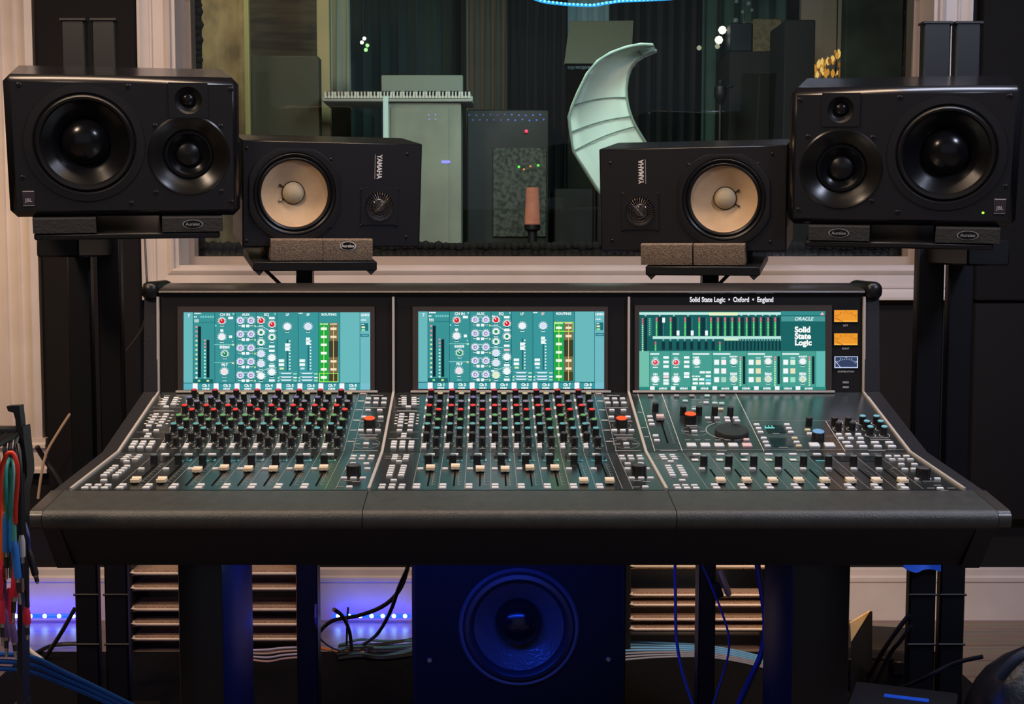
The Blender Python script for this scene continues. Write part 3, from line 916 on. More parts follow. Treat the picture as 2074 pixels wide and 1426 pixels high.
TEAL, TEAL_L, TEAL_D, LINE = (56, 146, 148), (104, 184, 188), (34, 118, 120), (20, 90, 96)
WHT, PALE = (240, 250, 250), (170, 220, 220)
def channel_screen(org, z, dxz, dyz, second, parent):
    s = Screen(org, z)
    ox, oy = dxz, dyz
    P0 = s.P
    s.P = lambda zx, zy, h: P0(zx + ox, zy + oy, h)
    s.rect(288, 290, 1795, 915, TEAL)
    s.rect(288, 290, 365, 862, TEAL_L)
    s.rect(1213, 290, 1378, 862, (56, 150, 154))
    s.rect(1550, 290, 1712, 862, TEAL_L)
    s.rect(1712, 290, 1795, 862, (110, 186, 194))
    s.rect(288, 862, 1795, 915, (56, 152, 158))
    s.rect(1715, 862, 1795, 915, (120, 190, 206))
    s.rect(288, 862, 365, 915, (92, 176, 190))
    for x in (365, 540, 705, 875, 1042, 1213, 1378, 1550, 1712):
        s.rect(x - 2, 290, x + 2, 862, LINE)
    s.rect(288, 858, 1712, 864, LINE)
    s.rect(365, 370, 540, 373, LINE)
    s.text('7', 330, 318, 34, WHT, 1.2)
    s.bars(402, 299, 54, 11, WHT); s.bars(384, 326, 26, 12, WHT); s.bars(393, 352, 36, 11, WHT); s.bars(395, 366, 38, 9, WHT)
    for k in range(6):
        s.rect(424 + 19 * k, 318, 438 + 19 * k, 334, (120, 196, 196))
    s.text('CH IN', 622, 309, 30, WHT, 1.0)
    s.text('AUX', 790, 309, 30, WHT, 1.0)
    s.text('EQ', 958, 309, 30, WHT, 1.0)
    s.text('LF', 1126, 309, 28, WHT, 1.0)
    s.text('SF', 1293, 309, 28, (250, 200, 205) if second else WHT, 1.0)
    s.text('ROUTING', 1462, 308, 27, WHT, 1.0)
    s.text('LINKS', 1752, 312, 26, WHT, 1.0)
    s.bars(1232, 298, 36, 10, WHT); s.c(690, 302, 14, 12, PALE); s.c(1027, 302, 12, 12, PALE)
    # meters
    for k in range(12):
        s.c(392, 407 + 37.2 * k, 15, 15, (240, 150, 150) if k < 3 else ((222, 240, 170) if k < 10 else WHT))
    s.rect(404, 404, 429, 816, (8, 38, 48))
    for k in range(12):
        s.c(460, 516 + 27.3 * k, 14, 13, (240, 150, 150) if k < 3 else (190, 250, 215))
    s.rect(474, 513, 497, 816, (8, 38, 48))
    s.rect(368, 828, 527, 858, (24, 100, 104))
    s.c(413, 843, 20, 14, (150, 235, 150)); s.c(484, 843, 20, 14, (225, 235, 150))
    # channel in
    s.knob(598, 360, 27, (214, 40, 44), (255, 220, 220)); s.c(668, 335, 40, 20, WHT); s.c(548, 398, 12, 12, (120, 235, 235))
    s.c(597, 437, 24, 20, WHT); s.knob(597, 488, 29, (236, 240, 242)); s.c(668, 487, 26, 22, WHT); s.c(684, 524, 10, 9, PALE)
    s.rect(537, 547, 690, 553, (130, 200, 196)); s.c(688, 552, 18, 14, (190, 240, 190))
    s.bars(620, 570, 78, 24, WHT); s.knob(621, 624, 27, (30, 140, 92), (240, 255, 245))
    s.rect(537, 692, 680, 698, (130, 200, 196)); s.c(687, 699, 16, 14, (235, 225, 170))
    s.text('FILT', 620, 714, 28, WHT, 1.4); s.knob(617, 769, 29, (238, 226, 228)); s.bars(619, 842, 34, 9, PALE)
    # aux sends
    for y in (357, 467, 578, 688, 798):
        for x in (747, 833):
            s.arcknob(x, y, 27, (120, 104, 190), (214, 206, 238), (226, 220, 244))
        s.c(771, y + 43, 25, 22, WHT); s.c(806, y + 43, 25, 22, WHT); s.c(789, y - 22, 26, 9, (150, 210, 210))
        s.c(866, y + 45, 14, 14, (190, 230, 150))
    # equaliser
    s.line([(868, 406), (930, 406), (985, 440), (1040, 440)], 5, (190, 230, 228))
    s.line([(872, 582), (975, 582)], 6, (150, 205, 205))
    s.line([(872, 764), (920, 764), (985, 738), (1040, 738)], 5, (190, 230, 228))
    s.knob(915, 357, 27, (220, 36, 40), WHT); s.knob(1003, 387, 27, (220, 36, 40), WHT)
    for x, y in ((915, 452), (915, 533), (1003, 491)):
        s.arcknob(x, y, 27, (20, 140, 86), (240, 248, 244), (24, 150, 92))
    for x, y, f in ((915, 625, (214, 226, 250)), (915, 705, (220, 228, 246)), (915, 803, (222, 240, 190) if second else WHT), (1002, 657, WHT), (1002, 772, WHT)):
        s.knob(x, y, 29, f)
    for y in (336, 441, 566, 600, 722, 840):
        s.c(1002, y, 46, 18, (236, 206, 210) if y == 600 and second else WHT)
    s.bars(893, 328, 22, 16, WHT); s.bars(890, 770, 26, 16, WHT)
    # two fader sections
    for o in (0, 168):
        s.knob(1127 + o, 406, 29, (238, 244, 250) if not o else (212, 226, 246))
        s.rect(1124 + o, 508 if not o else 500, 1131 + o, 762, (14, 70, 78))
        for k in range(10):
            s.c(1147 + o, 522 + 25 * k, 11, 11, WHT)
        if not o:
            s.rect(1109, 540, 1146, 600, WHT); s.rect(1112, 566, 1143, 572, (130, 160, 160))
        else:
            s.rect(1278, 493, 1310, 552, WHT); s.rect(1281, 518, 1307, 523, (130, 160, 160))
        s.c(1080 + o, 680, 44, 22, WHT); s.c(1080 + o, 712, 44, 22, WHT); s.c(1082 + o, 743, 34, 16, (226, 236, 180) if not o else (190, 230, 246))
        for q, y in enumerate((784, 814, 838)):
            s.rect(1062 + o, y - 8, 1170 + o, y - 4, (170, 214, 224)); s.c(1118 + o, y, 78, 9, (226, 236, 246)); s.c(1190 + o, y + 2, 28, 12, (160, 230, 190) if q != 1 else WHT)
        s.c(1056 + o, 818, 14, 12, (200, 240, 190)); s.c(1056 + o, 842, 14, 12, (190, 230, 240))
    # routing columns
    s.rect(1384, 374, 1459, 850, (28, 168, 66)); s.rect(1463, 374, 1537, 850, (122, 108, 76))
    s.rect(1463, 520, 1537, 652, (62, 60, 44)); s.rect(1463, 776, 1537, 850, (66, 66, 40))
    s.line([(1422, 400), (1422, 846)], 5, (214, 232, 120)); s.line([(1500, 400), (1500, 846)], 5, (226, 200, 110))
    for y in (422, 488, 552, 619, 685, 750, 815):
        s.c(1422, y, 48, 20, (244, 250, 236))
        if y in (422, 488, 685, 750):
            s.c(1500, y, 48, 19, (250, 226, 190))
    s.bars(1422, 385, 62, 12, (210, 240, 200)); s.bars(1500, 385, 56, 12, (238, 220, 190))
    ya, yb_ = ((374, 452) if second else (780, 852))
    for q in ((1384, ya, 1538, ya + 5), (1384, yb_ - 5, 1538, yb_), (1384, ya, 1389, yb_), (1533, ya, 1538, yb_)):
        s.rect(*q, (190, 255, 90))
    s.bars(1740, 352, 44, 10, WHT)
    s.rect(1720, 378, 1780, 440, (30, 112, 120)); s.c(1736, 388, 24, 10, PALE); s.c(1740, 410, 28, 14, (236, 240, 190)); s.c(1740, 432, 28, 14, (150, 235, 170))
    s.rect(1719, 464, 1784, 487, (18, 88, 98)); s.rect(1725, 469, 1778, 482, (88, 170, 180))
    # names along the foot
    for k in range(8):
        x = 365 + 169 * k
        s.rect(x, 862, x + 40, 915, (244, 248, 255)); s.rect(x + 40, 862, x + 44, 915, LINE)
        s.text('Ch %d' % (k + 1), x + 108, 881, 30, WHT, 1.6)
        s.bars(x + 106, 906, 56, 15, WHT)
    return s.build(parent)

def master_screen(parent):
    s = Screen((1250, 560), 3.841)
    D1, D2, LT = (22, 92, 92), (10, 50, 56), (70, 158, 144)
    s.rect(170, 270, 1618, 580, D1)
    s.rect(170, 580, 1618, 882, LT)
    s.rect(170, 580, 250, 860, (112, 190, 170)); s.rect(1545, 580, 1618, 860, (96, 184, 176))
    s.rect(1272, 270, 1618, 300, (52, 140, 140)); s.rect(1275, 300, 1615, 310, (30, 110, 112)); s.rect(1275, 310, 1615, 350, (72, 150, 148)); s.rect(1275, 350, 1615, 575, (22, 98, 98))
    s.rect(170, 279, 1272, 298, (190, 236, 226)); s.rect(715, 279, 936, 304, (226, 244, 200))
    for k in range(1, 5):
        s.c(220 + 110 * (k - 1), 304, 12, 9, PALE)
    for x in (965, 1020, 1075, 1130, 1185, 1240):
        s.c(x, 302, 12, 9, PALE)
    for k in range(16):
        s.c(197, 330 + 16.5 * k, 12, 11, (240, 120, 120) if k < 3 else (170, 235, 190))
    s.rect(210, 322, 232, 580, D2); s.rect(236, 322, 268, 466, (40, 120, 112))
    for k in range(9):
        s.disc(252, 330 + 15 * k, 5, (150, 210, 190), 8)
    for n, x in enumerate((305, 415, 527, 637, 728, 783, 838, 893, 948, 1005, 1060, 1115, 1172, 1227)):
        s.rect(x + 13, 318, x + (46 if n < 4 else 36), 462, D2)
        for k in range(12):
            s.c(x, 324 + 12 * k, 12, 9, (244, 120, 120) if k < 3 else (110, 235, 120))
    for x, y in ((360, 340), (472, 440), (582, 440), (693, 440)):
        s.rect(x - 2, 320, x + 2, 460, (70, 140, 140)); s.rect(x - 11, y - 19, x + 11, y + 19, WHT)
    s.rect(275, 465, 1272, 486, (186, 234, 224)); s.rect(830, 484, 942, 498, (210, 240, 200))
    for x in (358, 413, 470, 523, 578, 635, 690, 745):
        s.rect(x - 12, 510, x + 12, 570, D2); s.c(x, 494, 12, 8, PALE)
    for x in (297, 797):
        for k in range(6):
            s.c(x, 512 + 12 * k, 12, 9, (244, 120, 120) if k < 2 else (110, 235, 120))
    for k in range(16):
        s.rect(843 + 28 * k - 6, 504, 843 + 28 * k + 6, 576, D2); s.c(955 + 21 * k, 494, 8, 8, PALE)
    s.text('ORACLE', 1448, 331, 38, (236, 246, 250), 0.6, shear=0.25)
    for q, (t, y) in enumerate((('Solid', 415), ('State', 466), ('Logic', 516))):
        s.text(t, 1378, y, 62, (250, 254, 252), 2.6, 'LEFT')
    s.poly([(1592, 276), (1608, 300), (1576, 300)], (250, 180, 190))
    # lower half
    for x in (250, 412, 573, 737, 1006, 1274, 1542):
        s.rect(x - 2, 582, x + 2, 858, (38, 118, 108))
    for x, w_ in ((290, 70), (455, 52), (650, 130), (811, 134), (1080, 132), (1347, 132)):
        s.c(x, 603, w_, 11, WHT)
    for x in (295, 455):
        s.knob(x, 668, 25, (232, 70, 84), WHT); s.knob(x, 800, 27, WHT); s.bars(x, 632, 34, 10, PALE); s.bars(x, 758, 34, 12, WHT)
        s.bars(x, 706, 40, 10, WHT); s.bars(x, 838, 40, 10, WHT)
    for y in (630, 665, 700, 757, 780, 808, 832):
        s.c(378, y, 42, 20, (250, 210, 215) if y == 780 else WHT)
    for y in (630, 665, 700, 755, 780):
        s.c(538, y, 42, 20, WHT)
    s.knob(615, 664, 27, WHT); s.bars(613, 628, 50, 14, WHT); s.bars(620, 703, 36, 9, WHT)
    for x, y in ((660, 745), (706, 745), (605, 800), (655, 800), (706, 775), (605, 831), (655, 831), (706, 831), (706, 806)):
        s.c(x, y, 40, 17, (120, 220, 246) if (x, y) == (706, 806) else WHT)
    s.bars(612, 776, 62, 11, WHT)
    for o, tints in ((0, ((254, 240, 244), (250, 244, 246), (170, 214, 196))), (268, ((234, 236, 200), (236, 224, 180), (216, 226, 186))), (536, ((214, 240, 220), (236, 226, 190), (160, 224, 200)))):
        for q, y in enumerate((667, 735, 802)):
            s.c(771 + o, y, 38, 40, WHT); s.c(826 + o, y, 38, 40, tints[q])
            s.c(826 + o, 633, 36, 10, PALE)
        s.knob(903 + o, 661, 25, (244, 246, 244)); s.knob(903 + o, 799, 25, (206, 226, 196)); s.bars(903 + o, 622, 64, 13, WHT); s.bars(903 + o, 757, 52, 22, WHT)
        for k in range(13):
            s.c(955 + o, 628 + 18 * k, 12, 12, (244, 140, 140) if k < 2 else (190, 246, 180))
        s.rect(974 + o, 620, 994 + o, 836, (8, 40, 46))
    s.rect(170, 858, 1618, 882, (44, 136, 126))
    for k in range(8):
        s.c(271 + 161.5 * k, 867, 36, 28, WHT); s.bars(354 + 161.5 * k, 870, 62, 17, WHT)
    return s.build(parent)

BOX = [(361, 621, 759, 796), (836, 621, 1231, 796), (1285, 618, 1684, 795)]
ACT = [(372.2, 632.7, 750.1, 789.5), (847.3, 631, 1223.5, 788.3), (1294.2, 630.2, 1671.3, 789.2)]
for i in range(3):
    # face plate of the bay behind its display
    b = MB()
    b.add([DISP.P(BX[i] + 0.0026, 0.0), DISP.P(BX[i + 1] - 0.0026, 0.0), DISP.P(BX[i + 1] - 0.0026, DISP.len), DISP.P(BX[i] + 0.0026, DISP.len)], [(0, 1, 2, 3)], 0)
    plate = b.build('display_plate', mat('display_plate_black', (0.011, 0.0098, 0.0098), 0.4, spec=0.3, bump=(500, 0.1, 0.0005)), console)
    b = MB()
    (xa, ta), (xb, tb) = DISP.on(BOX[i][0], BOX[i][3]), DISP.on(BOX[i][2], BOX[i][1])
    (xc, tc_), (xd, td) = DISP.on(ACT[i][0], ACT[i][3]), DISP.on(ACT[i][2], ACT[i][1])
    ta = max(ta, 0.0005)
    b.M = DISP.M
    b.box((xa, td, 0), (xb, tb, 0.004)).box((xa, ta, 0), (xb, tc_, 0.004)).box((xa, tc_, 0), (xc, td, 0.004)).box((xd, tc_, 0), (xb, td, 0.004))
    bez = b.build('bezel', m_bezel, plate)
    b = MB()
    b.M = DISP.M
    b.rbox((xa - 0.004, ta - 0.001, 0.0), (xb + 0.006, ta + 0.0035, 0.007), 0.001, 0, 1)
    b.build('display_ledge', m_strip, plate)
    if i == 0:
        channel_screen((300, 560), 3.988, 0, 0, False, plate)
    elif i == 1:
        # same picture, one bay along
        channel_screen((300, 560), 3.988, (847.3 - 372.2) * 3.988, (631 - 632.7) * 3.988, True, plate)
    else:
        master_screen(plate)
        b = MB()
        x, t = DISP.on(1481.5, 607.3)
        b.M = frame(DISP.P(x, t, 0.0012), Vector((1, 0, 0)), DISP.t, DISP.n)
        b.text('Solid State Logic  \u2022  Oxford  \u2022  England', 0.0135, 0, 0.00032)
        wd = max(v.x for v in b.v) - min(v.x for v in b.v)
        k = ((1566 - 1397) / F * 2.61) / wd
        c0 = Vector((x, 0, 0))
        b.v = [Vector((x + (v.x - x) * k, v.y, v.z)) for v in b.v]
        b.build('lettering', glow('lit_lettering', (0.85, 0.85, 0.92), 1.0), plate)
        # meters
        for (zx, zy), kind_, word in (((1777, 308), 'vu', 'LEFT'), ((1777, 488), 'vu', 'RIGHT'), ((1779, 667), 'phase', 'CORRELATION')):
            px, py = 1250 + zx / 3.841, 560 + zy / 3.841
            x, t = DISP.on(px, py)
            b = MB()
            b.M = frame(DISP.P(x, t, 0.0), Vector((1, 0, 0)), DISP.t, DISP.n)
            hw, hh = 0.0228, 0.0114
            b.box((-hw - 0.002, -hh - 0.002, 0), (hw + 0.002, hh + 0.002, 0.002), 0)
            b.box((-hw, -hh, 0.0018), (hw, hh, 0.0024), 1)
            for k in range(13):
                a = R(140 - 100 * k / 12)
                c_, s_ = math.cos(a), math.sin(a)
                r0, r1 = 0.020, 0.0225
                cy = -0.0150
                p, q = Vector((r0 * c_ * 1.15, cy + r0 * s_, 0.0027)), Vector((r1 * c_ * 1.15, cy + r1 * s_, 0.0027))
                n_ = Vector((-s_, c_, 0)) * 0.0004
                b.add([p - n_, p + n_, q + n_, q - n_], [(3, 2, 1, 0)], 2)
                if k % 3 == 0:
                    b.box((q.x - 0.001, q.y + 0.001, 0.0025), (q.x + 0.001, q.y + 0.0022, 0.0027), 2)
            a = R(128)
            p, q = Vector((-0.0100 if kind_ == 'phase' else -0.006, -hh, 0.0028)), Vector((-0.020, 0.001 if kind_ == 'phase' else -0.004, 0.0028))
            n_ = Vector((0.0004, 0.0004, 0))
            b.add([p - n_, p + n_, q + n_, q - n_], [(3, 2, 1, 0)], 2)
            if kind_ == 'phase':
                for e in (-1, 1):
                    b.box((min(e * hw, e * (hw - 0.0015)), -hh, 0.0024), (max(e * hw, e * (hw - 0.0015)), hh, 0.0029), 3)
                b.box((-hw, hh - 0.0012, 0.0024), (hw, hh, 0.0029), 3).box((-hw, -hh, 0.0024), (hw, -hh + 0.0018, 0.0029), 3)
            else:
                b.box((-hw, -hh, 0.0024), (hw, -hh + 0.0026, 0.00255), 3)
            if kind_ == 'vu':
                mm = [m_gloss, glow('meter_amber', S(236, 150, 34)), glow('meter_ink', S(140, 74, 10)), glow('meter_amber_foot', S(255, 178, 58))]
            else:
                mm = [m_gloss, glow('meter_navy', S(44, 58, 92)), glow('meter_pale_ink', S(200, 214, 240)), glow('meter_pale_frame', S(206, 224, 255))]
            meter = b.build('level_meter', mm, plate)
            b = MB()
            b.M = frame(DISP.P(x, t - 0.0185, 0.0006), Vector((1, 0, 0)), DISP.t, DISP.n)
            b.text(word, 0.0048, 0, 0.00005)
            b.build('meter_legend', m_letter, plate)
        for zy, wd in ((825, 0.012), (862, 0.012)):
            x, t = DISP.on(1250 + 1777 / 3.841, 560 + zy / 3.841)
            b = MB()
            b.M = frame(DISP.P(x, t, 0.0006), Vector((1, 0, 0)), DISP.t, DISP.n)
            b.rbox((-wd / 2, -0.002, 0), (wd / 2, 0.002, 0.0012), 0.0004, 0, 1)
            b.build('meter_switch', m_letter_dim, plate)

# ------------------------------------------------------------------ loudspeakers
def plate_mesh(b, x0, z0, x1, z1, holes, y0, y1, mi=0, corner=0.0):
    """upright plate in the local xz plane with round holes, from y0 (front) to y1"""
    cu = bpy.data.curves.new('plate', 'CURVE')
    cu.dimensions = '2D'
    cu.fill_mode = 'BOTH'
    cu.extrude = (y1 - y0) / 2
    def spl(pts):
        sp_ = cu.splines.new('POLY')
        sp_.points.add(len(pts) - 1)
        for p, q in zip(sp_.points, pts):
            p.co = (q[0], q[1], 0, 1)
        sp_.use_cyclic_u = True
    spl([(x0, z0), (x1, z0), (x1, z1), (x0, z1)])
    for hx, hz, hr in holes:
        spl([(hx + hr * math.cos(2 * math.pi * k / 48), hz + hr * math.sin(2 * math.pi * k / 48)) for k in range(48)])
    o = bpy.data.objects.new('plate', cu)
    me = o.to_mesh()
    yc = (y0 + y1) / 2
    M0 = b.M
    b.M = M0 @ Matrix(((1, 0, 0, 0), (0, 0, -1, yc), (0, 1, 0, 0), (0, 0, 0, 1)))
    b.add([v.co.copy() for v in me.vertices], [list(p.vertices) for p in me.polygons], mi)
    b.M = M0
    o.to_mesh_clear()
    bpy.data.objects.remove(o)
    bpy.data.curves.remove(cu)

def cabinet_mesh(b, w_, h_, dep, r, lip):
    bm = bmesh.new()
    bmesh.ops.create_cube(bm, size=1)
    for v in bm.verts:
        v.co = Vector((v.co.x * w_, (v.co.y + 0.5) * dep, v.co.z * h_))
    bmesh.ops.bevel(bm, geom=bm.edges[:], offset=r, segments=1, affect='EDGES', profile=0.5)
    bm.faces.ensure_lookup_table()
    f = [f for f in bm.faces if f.normal.y < -0.99 and f.calc_area() > 0.3 * w_ * h_][0]
    bmesh.ops.inset_individual(bm, faces=[f], thickness=lip)
    bmesh.ops.delete(bm, geom=[f], context='FACES')
    bm.verts.index_update()
    b.add([v.co.copy() for v in bm.verts], [[v.index for v in q.verts] for q in bm.faces], 0)
    bm.free()

TOV = Matrix(((1, 0, 0, 0), (0, 0, -1, 0), (0, 1, 0, 0), (0, 0, 0, 1)))     # lathe axis towards the listener
class Box3:
    """a loudspeaker cabinet: measured front face centre, turn and tilt"""
    def __init__(s, C, toe, tilt, roll, w_, h_, dep):
        s.w, s.h, s.dep = w_, h_, dep
        Rm = Euler((R(tilt), R(roll), R(toe)), 'XYZ').to_matrix().to_4x4()
        s.Mf = Matrix.Translation(C) @ Rm                       # front face centre frame
        s.base = s.Mf @ Vector((0, dep / 2, -h_ / 2))
        s.rot = (R(tilt), R(roll), R(toe))
        s.off = Matrix.Translation((0, -dep / 2, h_ / 2))       # front frame inside the base frame
    def face(s, px, py):
        d = Vector(((px - CX) / F, 0, 0)) + Vector((0, cp, -sp)) + Vector((0, sp, cp)) * ((CY - py) / F)
        n = s.Mf.to_3x3() @ Vector((0, -1, 0))
        c = Vector((0, 0, H))
        k = (s.Mf.translation - c).dot(n) / d.dot(n)
        p = s.Mf.inverted() @ (c + d * k)
        return p.x, p.z
    def mb(s, x=0, z=0, y=0, turn=False):
        b = MB()
        b.M = s.off @ Matrix.Translation((x, y, z)) @ (TOV if turn else I4)
        return b

def screw_part(sp_, root, px, py, r=0.0042):
    x, z = sp_.face(px, py)
    b = sp_.mb(x, z, 0, True)
    b.lathe([(r * 1.35, -0.001), (r * 1.35, 0.0006), (r * 1.05, 0.0012)], 16, 1, False, False)
    b.lathe([(r, -0.001), (r, 0.0018), (r * 0.7, 0.0026), (r * 0.5, 0.0026), (r * 0.42, 0.0010), (0.0001, 0.0010)], 14, 0, False, False)
    b.build('screw', [m_metal, m_rubber], root, True)

def big_monitor(sp_, label, woof, mid, twt, rw, rm, rt, screws, badge, led, group):
    root = thing('studio_monitor', label, 'loudspeaker', sp_.base, sp_.rot, group)
    w_, h_ = sp_.w, sp_.h
    b = sp_.mb()
    cabinet_mesh(b, w_, h_, sp_.dep, 0.013, 0.003)
    b.build('cabinet', mat('monitor_lacquer', (0.006, 0.006, 0.008), 0.19, spec=0.7), root, True)
    (xw, zw), (xm, zm), (xt, zt) = sp_.face(*woof), sp_.face(*mid), sp_.face(*twt)
    b = sp_.mb()
    e = 0.0135
    plate_mesh(b, -w_ / 2 + e, -h_ / 2 + e, w_ / 2 - e, h_ / 2 - e, [(xw, zw, rw), (xm, zm, rm), (xt, zt, rt)], -0.0008, 0.02)
    b.build('baffle', m_baffle, root, True)
    # woofer: flange ring, roll surround, deep cone, big dust cap
    b = sp_.mb(xw, zw, 0, True)
    b.lathe([(rw * 1.17, 0.0005), (rw * 1.17, 0.003), (rw * 1.02, 0.004), (rw * 0.985, 0.001)], 64, 0, False, False)
    b.lathe([(rw * 0.99, -0.002), (rw * 0.97, 0.003), (rw * 0.93, 0.0065), (rw * 0.88, 0.005), (rw * 0.85, -0.001), (rw * 0.84, -0.004)], 64, 1, False, False)
    b.lathe([(rw * 0.845, -0.004), (rw * 0.62, -0.021), (rw * 0.46, -0.033)], 64, 2, False, False)
    wf = b.build('woofer', [m_baffle, m_rubber, m_cone], root, True)
    b = sp_.mb(xw, zw, 0, True)
    b.lathe([(rw * 0.47, -0.033), (rw * 0.45, -0.024), (rw * 0.36, -0.014), (rw * 0.24, -0.0075), (rw * 0.12, -0.0045), (0.0001, -0.004)], 48, 0, False, False)
    b.build('dust_cap', m_cone, wf, True)
    # midrange in a wide waveguide
    b = sp_.mb(xm, zm, 0, True)
    b.lathe([(rm * 1.02, 0.001), (rm * 0.98, 0.0025), (rm * 0.90, 0.0), (rm * 0.74, -0.010), (rm * 0.60, -0.017)], 64, 1, False, False)
    b.lathe([(rm * 0.61, -0.017), (rm * 0.58, -0.013), (rm * 0.53, -0.013), (rm * 0.50, -0.018), (rm * 0.30, -0.026)], 64, 0, False, False)
    b.lathe([(rm * 0.31, -0.026), (rm * 0.27, -0.018), (rm * 0.15, -0.013), (0.0001, -0.012)], 32, 2, False, False)
    b.build('midrange_driver', [m_cone, mat('waveguide_black', (0.008, 0.0075, 0.007), 0.26, spec=0.4), m_rubber], root, True)
    # tweeter on its square plate
    b = sp_.mb(xt, zt)
    q = rt * 1.42
    plate_mesh(b, -q, -q * 0.9, q, q * 0.9, [(0, 0, rt)], -0.0028, -0.0009, 0)
    b.M = b.M @ TOV
    b.lathe([(rt, 0.0025), (rt * 0.86, -0.002), (rt * 0.62, -0.007), (rt * 0.52, -0.008)], 40, 1, False, False)
    b.lathe([(rt * 0.54, -0.008), (rt * 0.46, -0.003), (rt * 0.28, 0.0005), (0.0001, 0.0015)], 32, 2, False, False)
    b.build('tweeter', [m_baffle, m_metal, m_cone], root, True)
    for p in screws:
        screw_part(sp_, root, *p)
    xb, zb_ = sp_.face(*badge)
    b = sp_.mb(xb, zb_)
    b.rbox((-0.011, -0.0025, -0.015), (0.011, -0.0005, 0.015), 0.0006, 0, 1)
    b.M = sp_.off @ Matrix.Translation((xb, -0.0027, zb_ - 0.003)) @ TOV @ Matrix.Scale(1, 4)
    b.text('JBL', 0.0095, 1, 0.0002)
    b.M = sp_.off @ Matrix.Translation((xb, 0, zb_))
    b.box((-0.010, -0.0028, 0.0128), (0.010, -0.0024, 0.0144), 1).box((-0.010, -0.0028, -0.0138), (0.010, -0.0024, -0.0130), 1)
    b.build('badge', [mat('badge_plum', (0.035, 0.028, 0.038), 0.4), mat('badge_print', (0.42, 0.39, 0.40), 0.4)], root, True)
    if led:
        xl, zl = sp_.face(*led)
        b = sp_.mb(xl, zl, 0, True)
        b.lathe([(0.0026, 0), (0.0024, 0.0015), (0.0001, 0.0022)], 12, 0, False, False)
        b.build('status_light', glow('led_green', (0.35, 0.85, 0.05), 1.6), root, True)
    return root

BL = Box3(Vector((-0.690, 2.573, 1.340)), 15.5, 10.5, -0.9, 0.432, 0.268, 0.30)
BR = Box3(Vector((0.794, 2.571, 1.321)), -17.0, 10.5, 1.2, 0.423, 0.266, 0.30)
big_monitor(BL, 'large black three-way studio monitor at the left, badge at its lower left corner', (172, 290), (383, 315), (381, 203), 0.094, 0.077, 0.026,
            [(38, 172), (260, 175), (467, 181), (46, 360), (266, 412), (469, 409), (314, 255), (447, 256), (316, 390), (448, 388)], (58, 402), None, 'large studio monitors')
big_monitor(BR, 'large black three-way studio monitor at the right with a tiny green light', (1917, 311), (1703, 343), (1703, 222), 0.092, 0.077, 0.025,
            [(1620, 203), (1822, 198), (2045, 195), (1637, 277), (1768, 279), (1617, 425), (1765, 408), (1818, 430), (2036, 378)], (2025, 418), (1991, 431), 'large studio monitors')

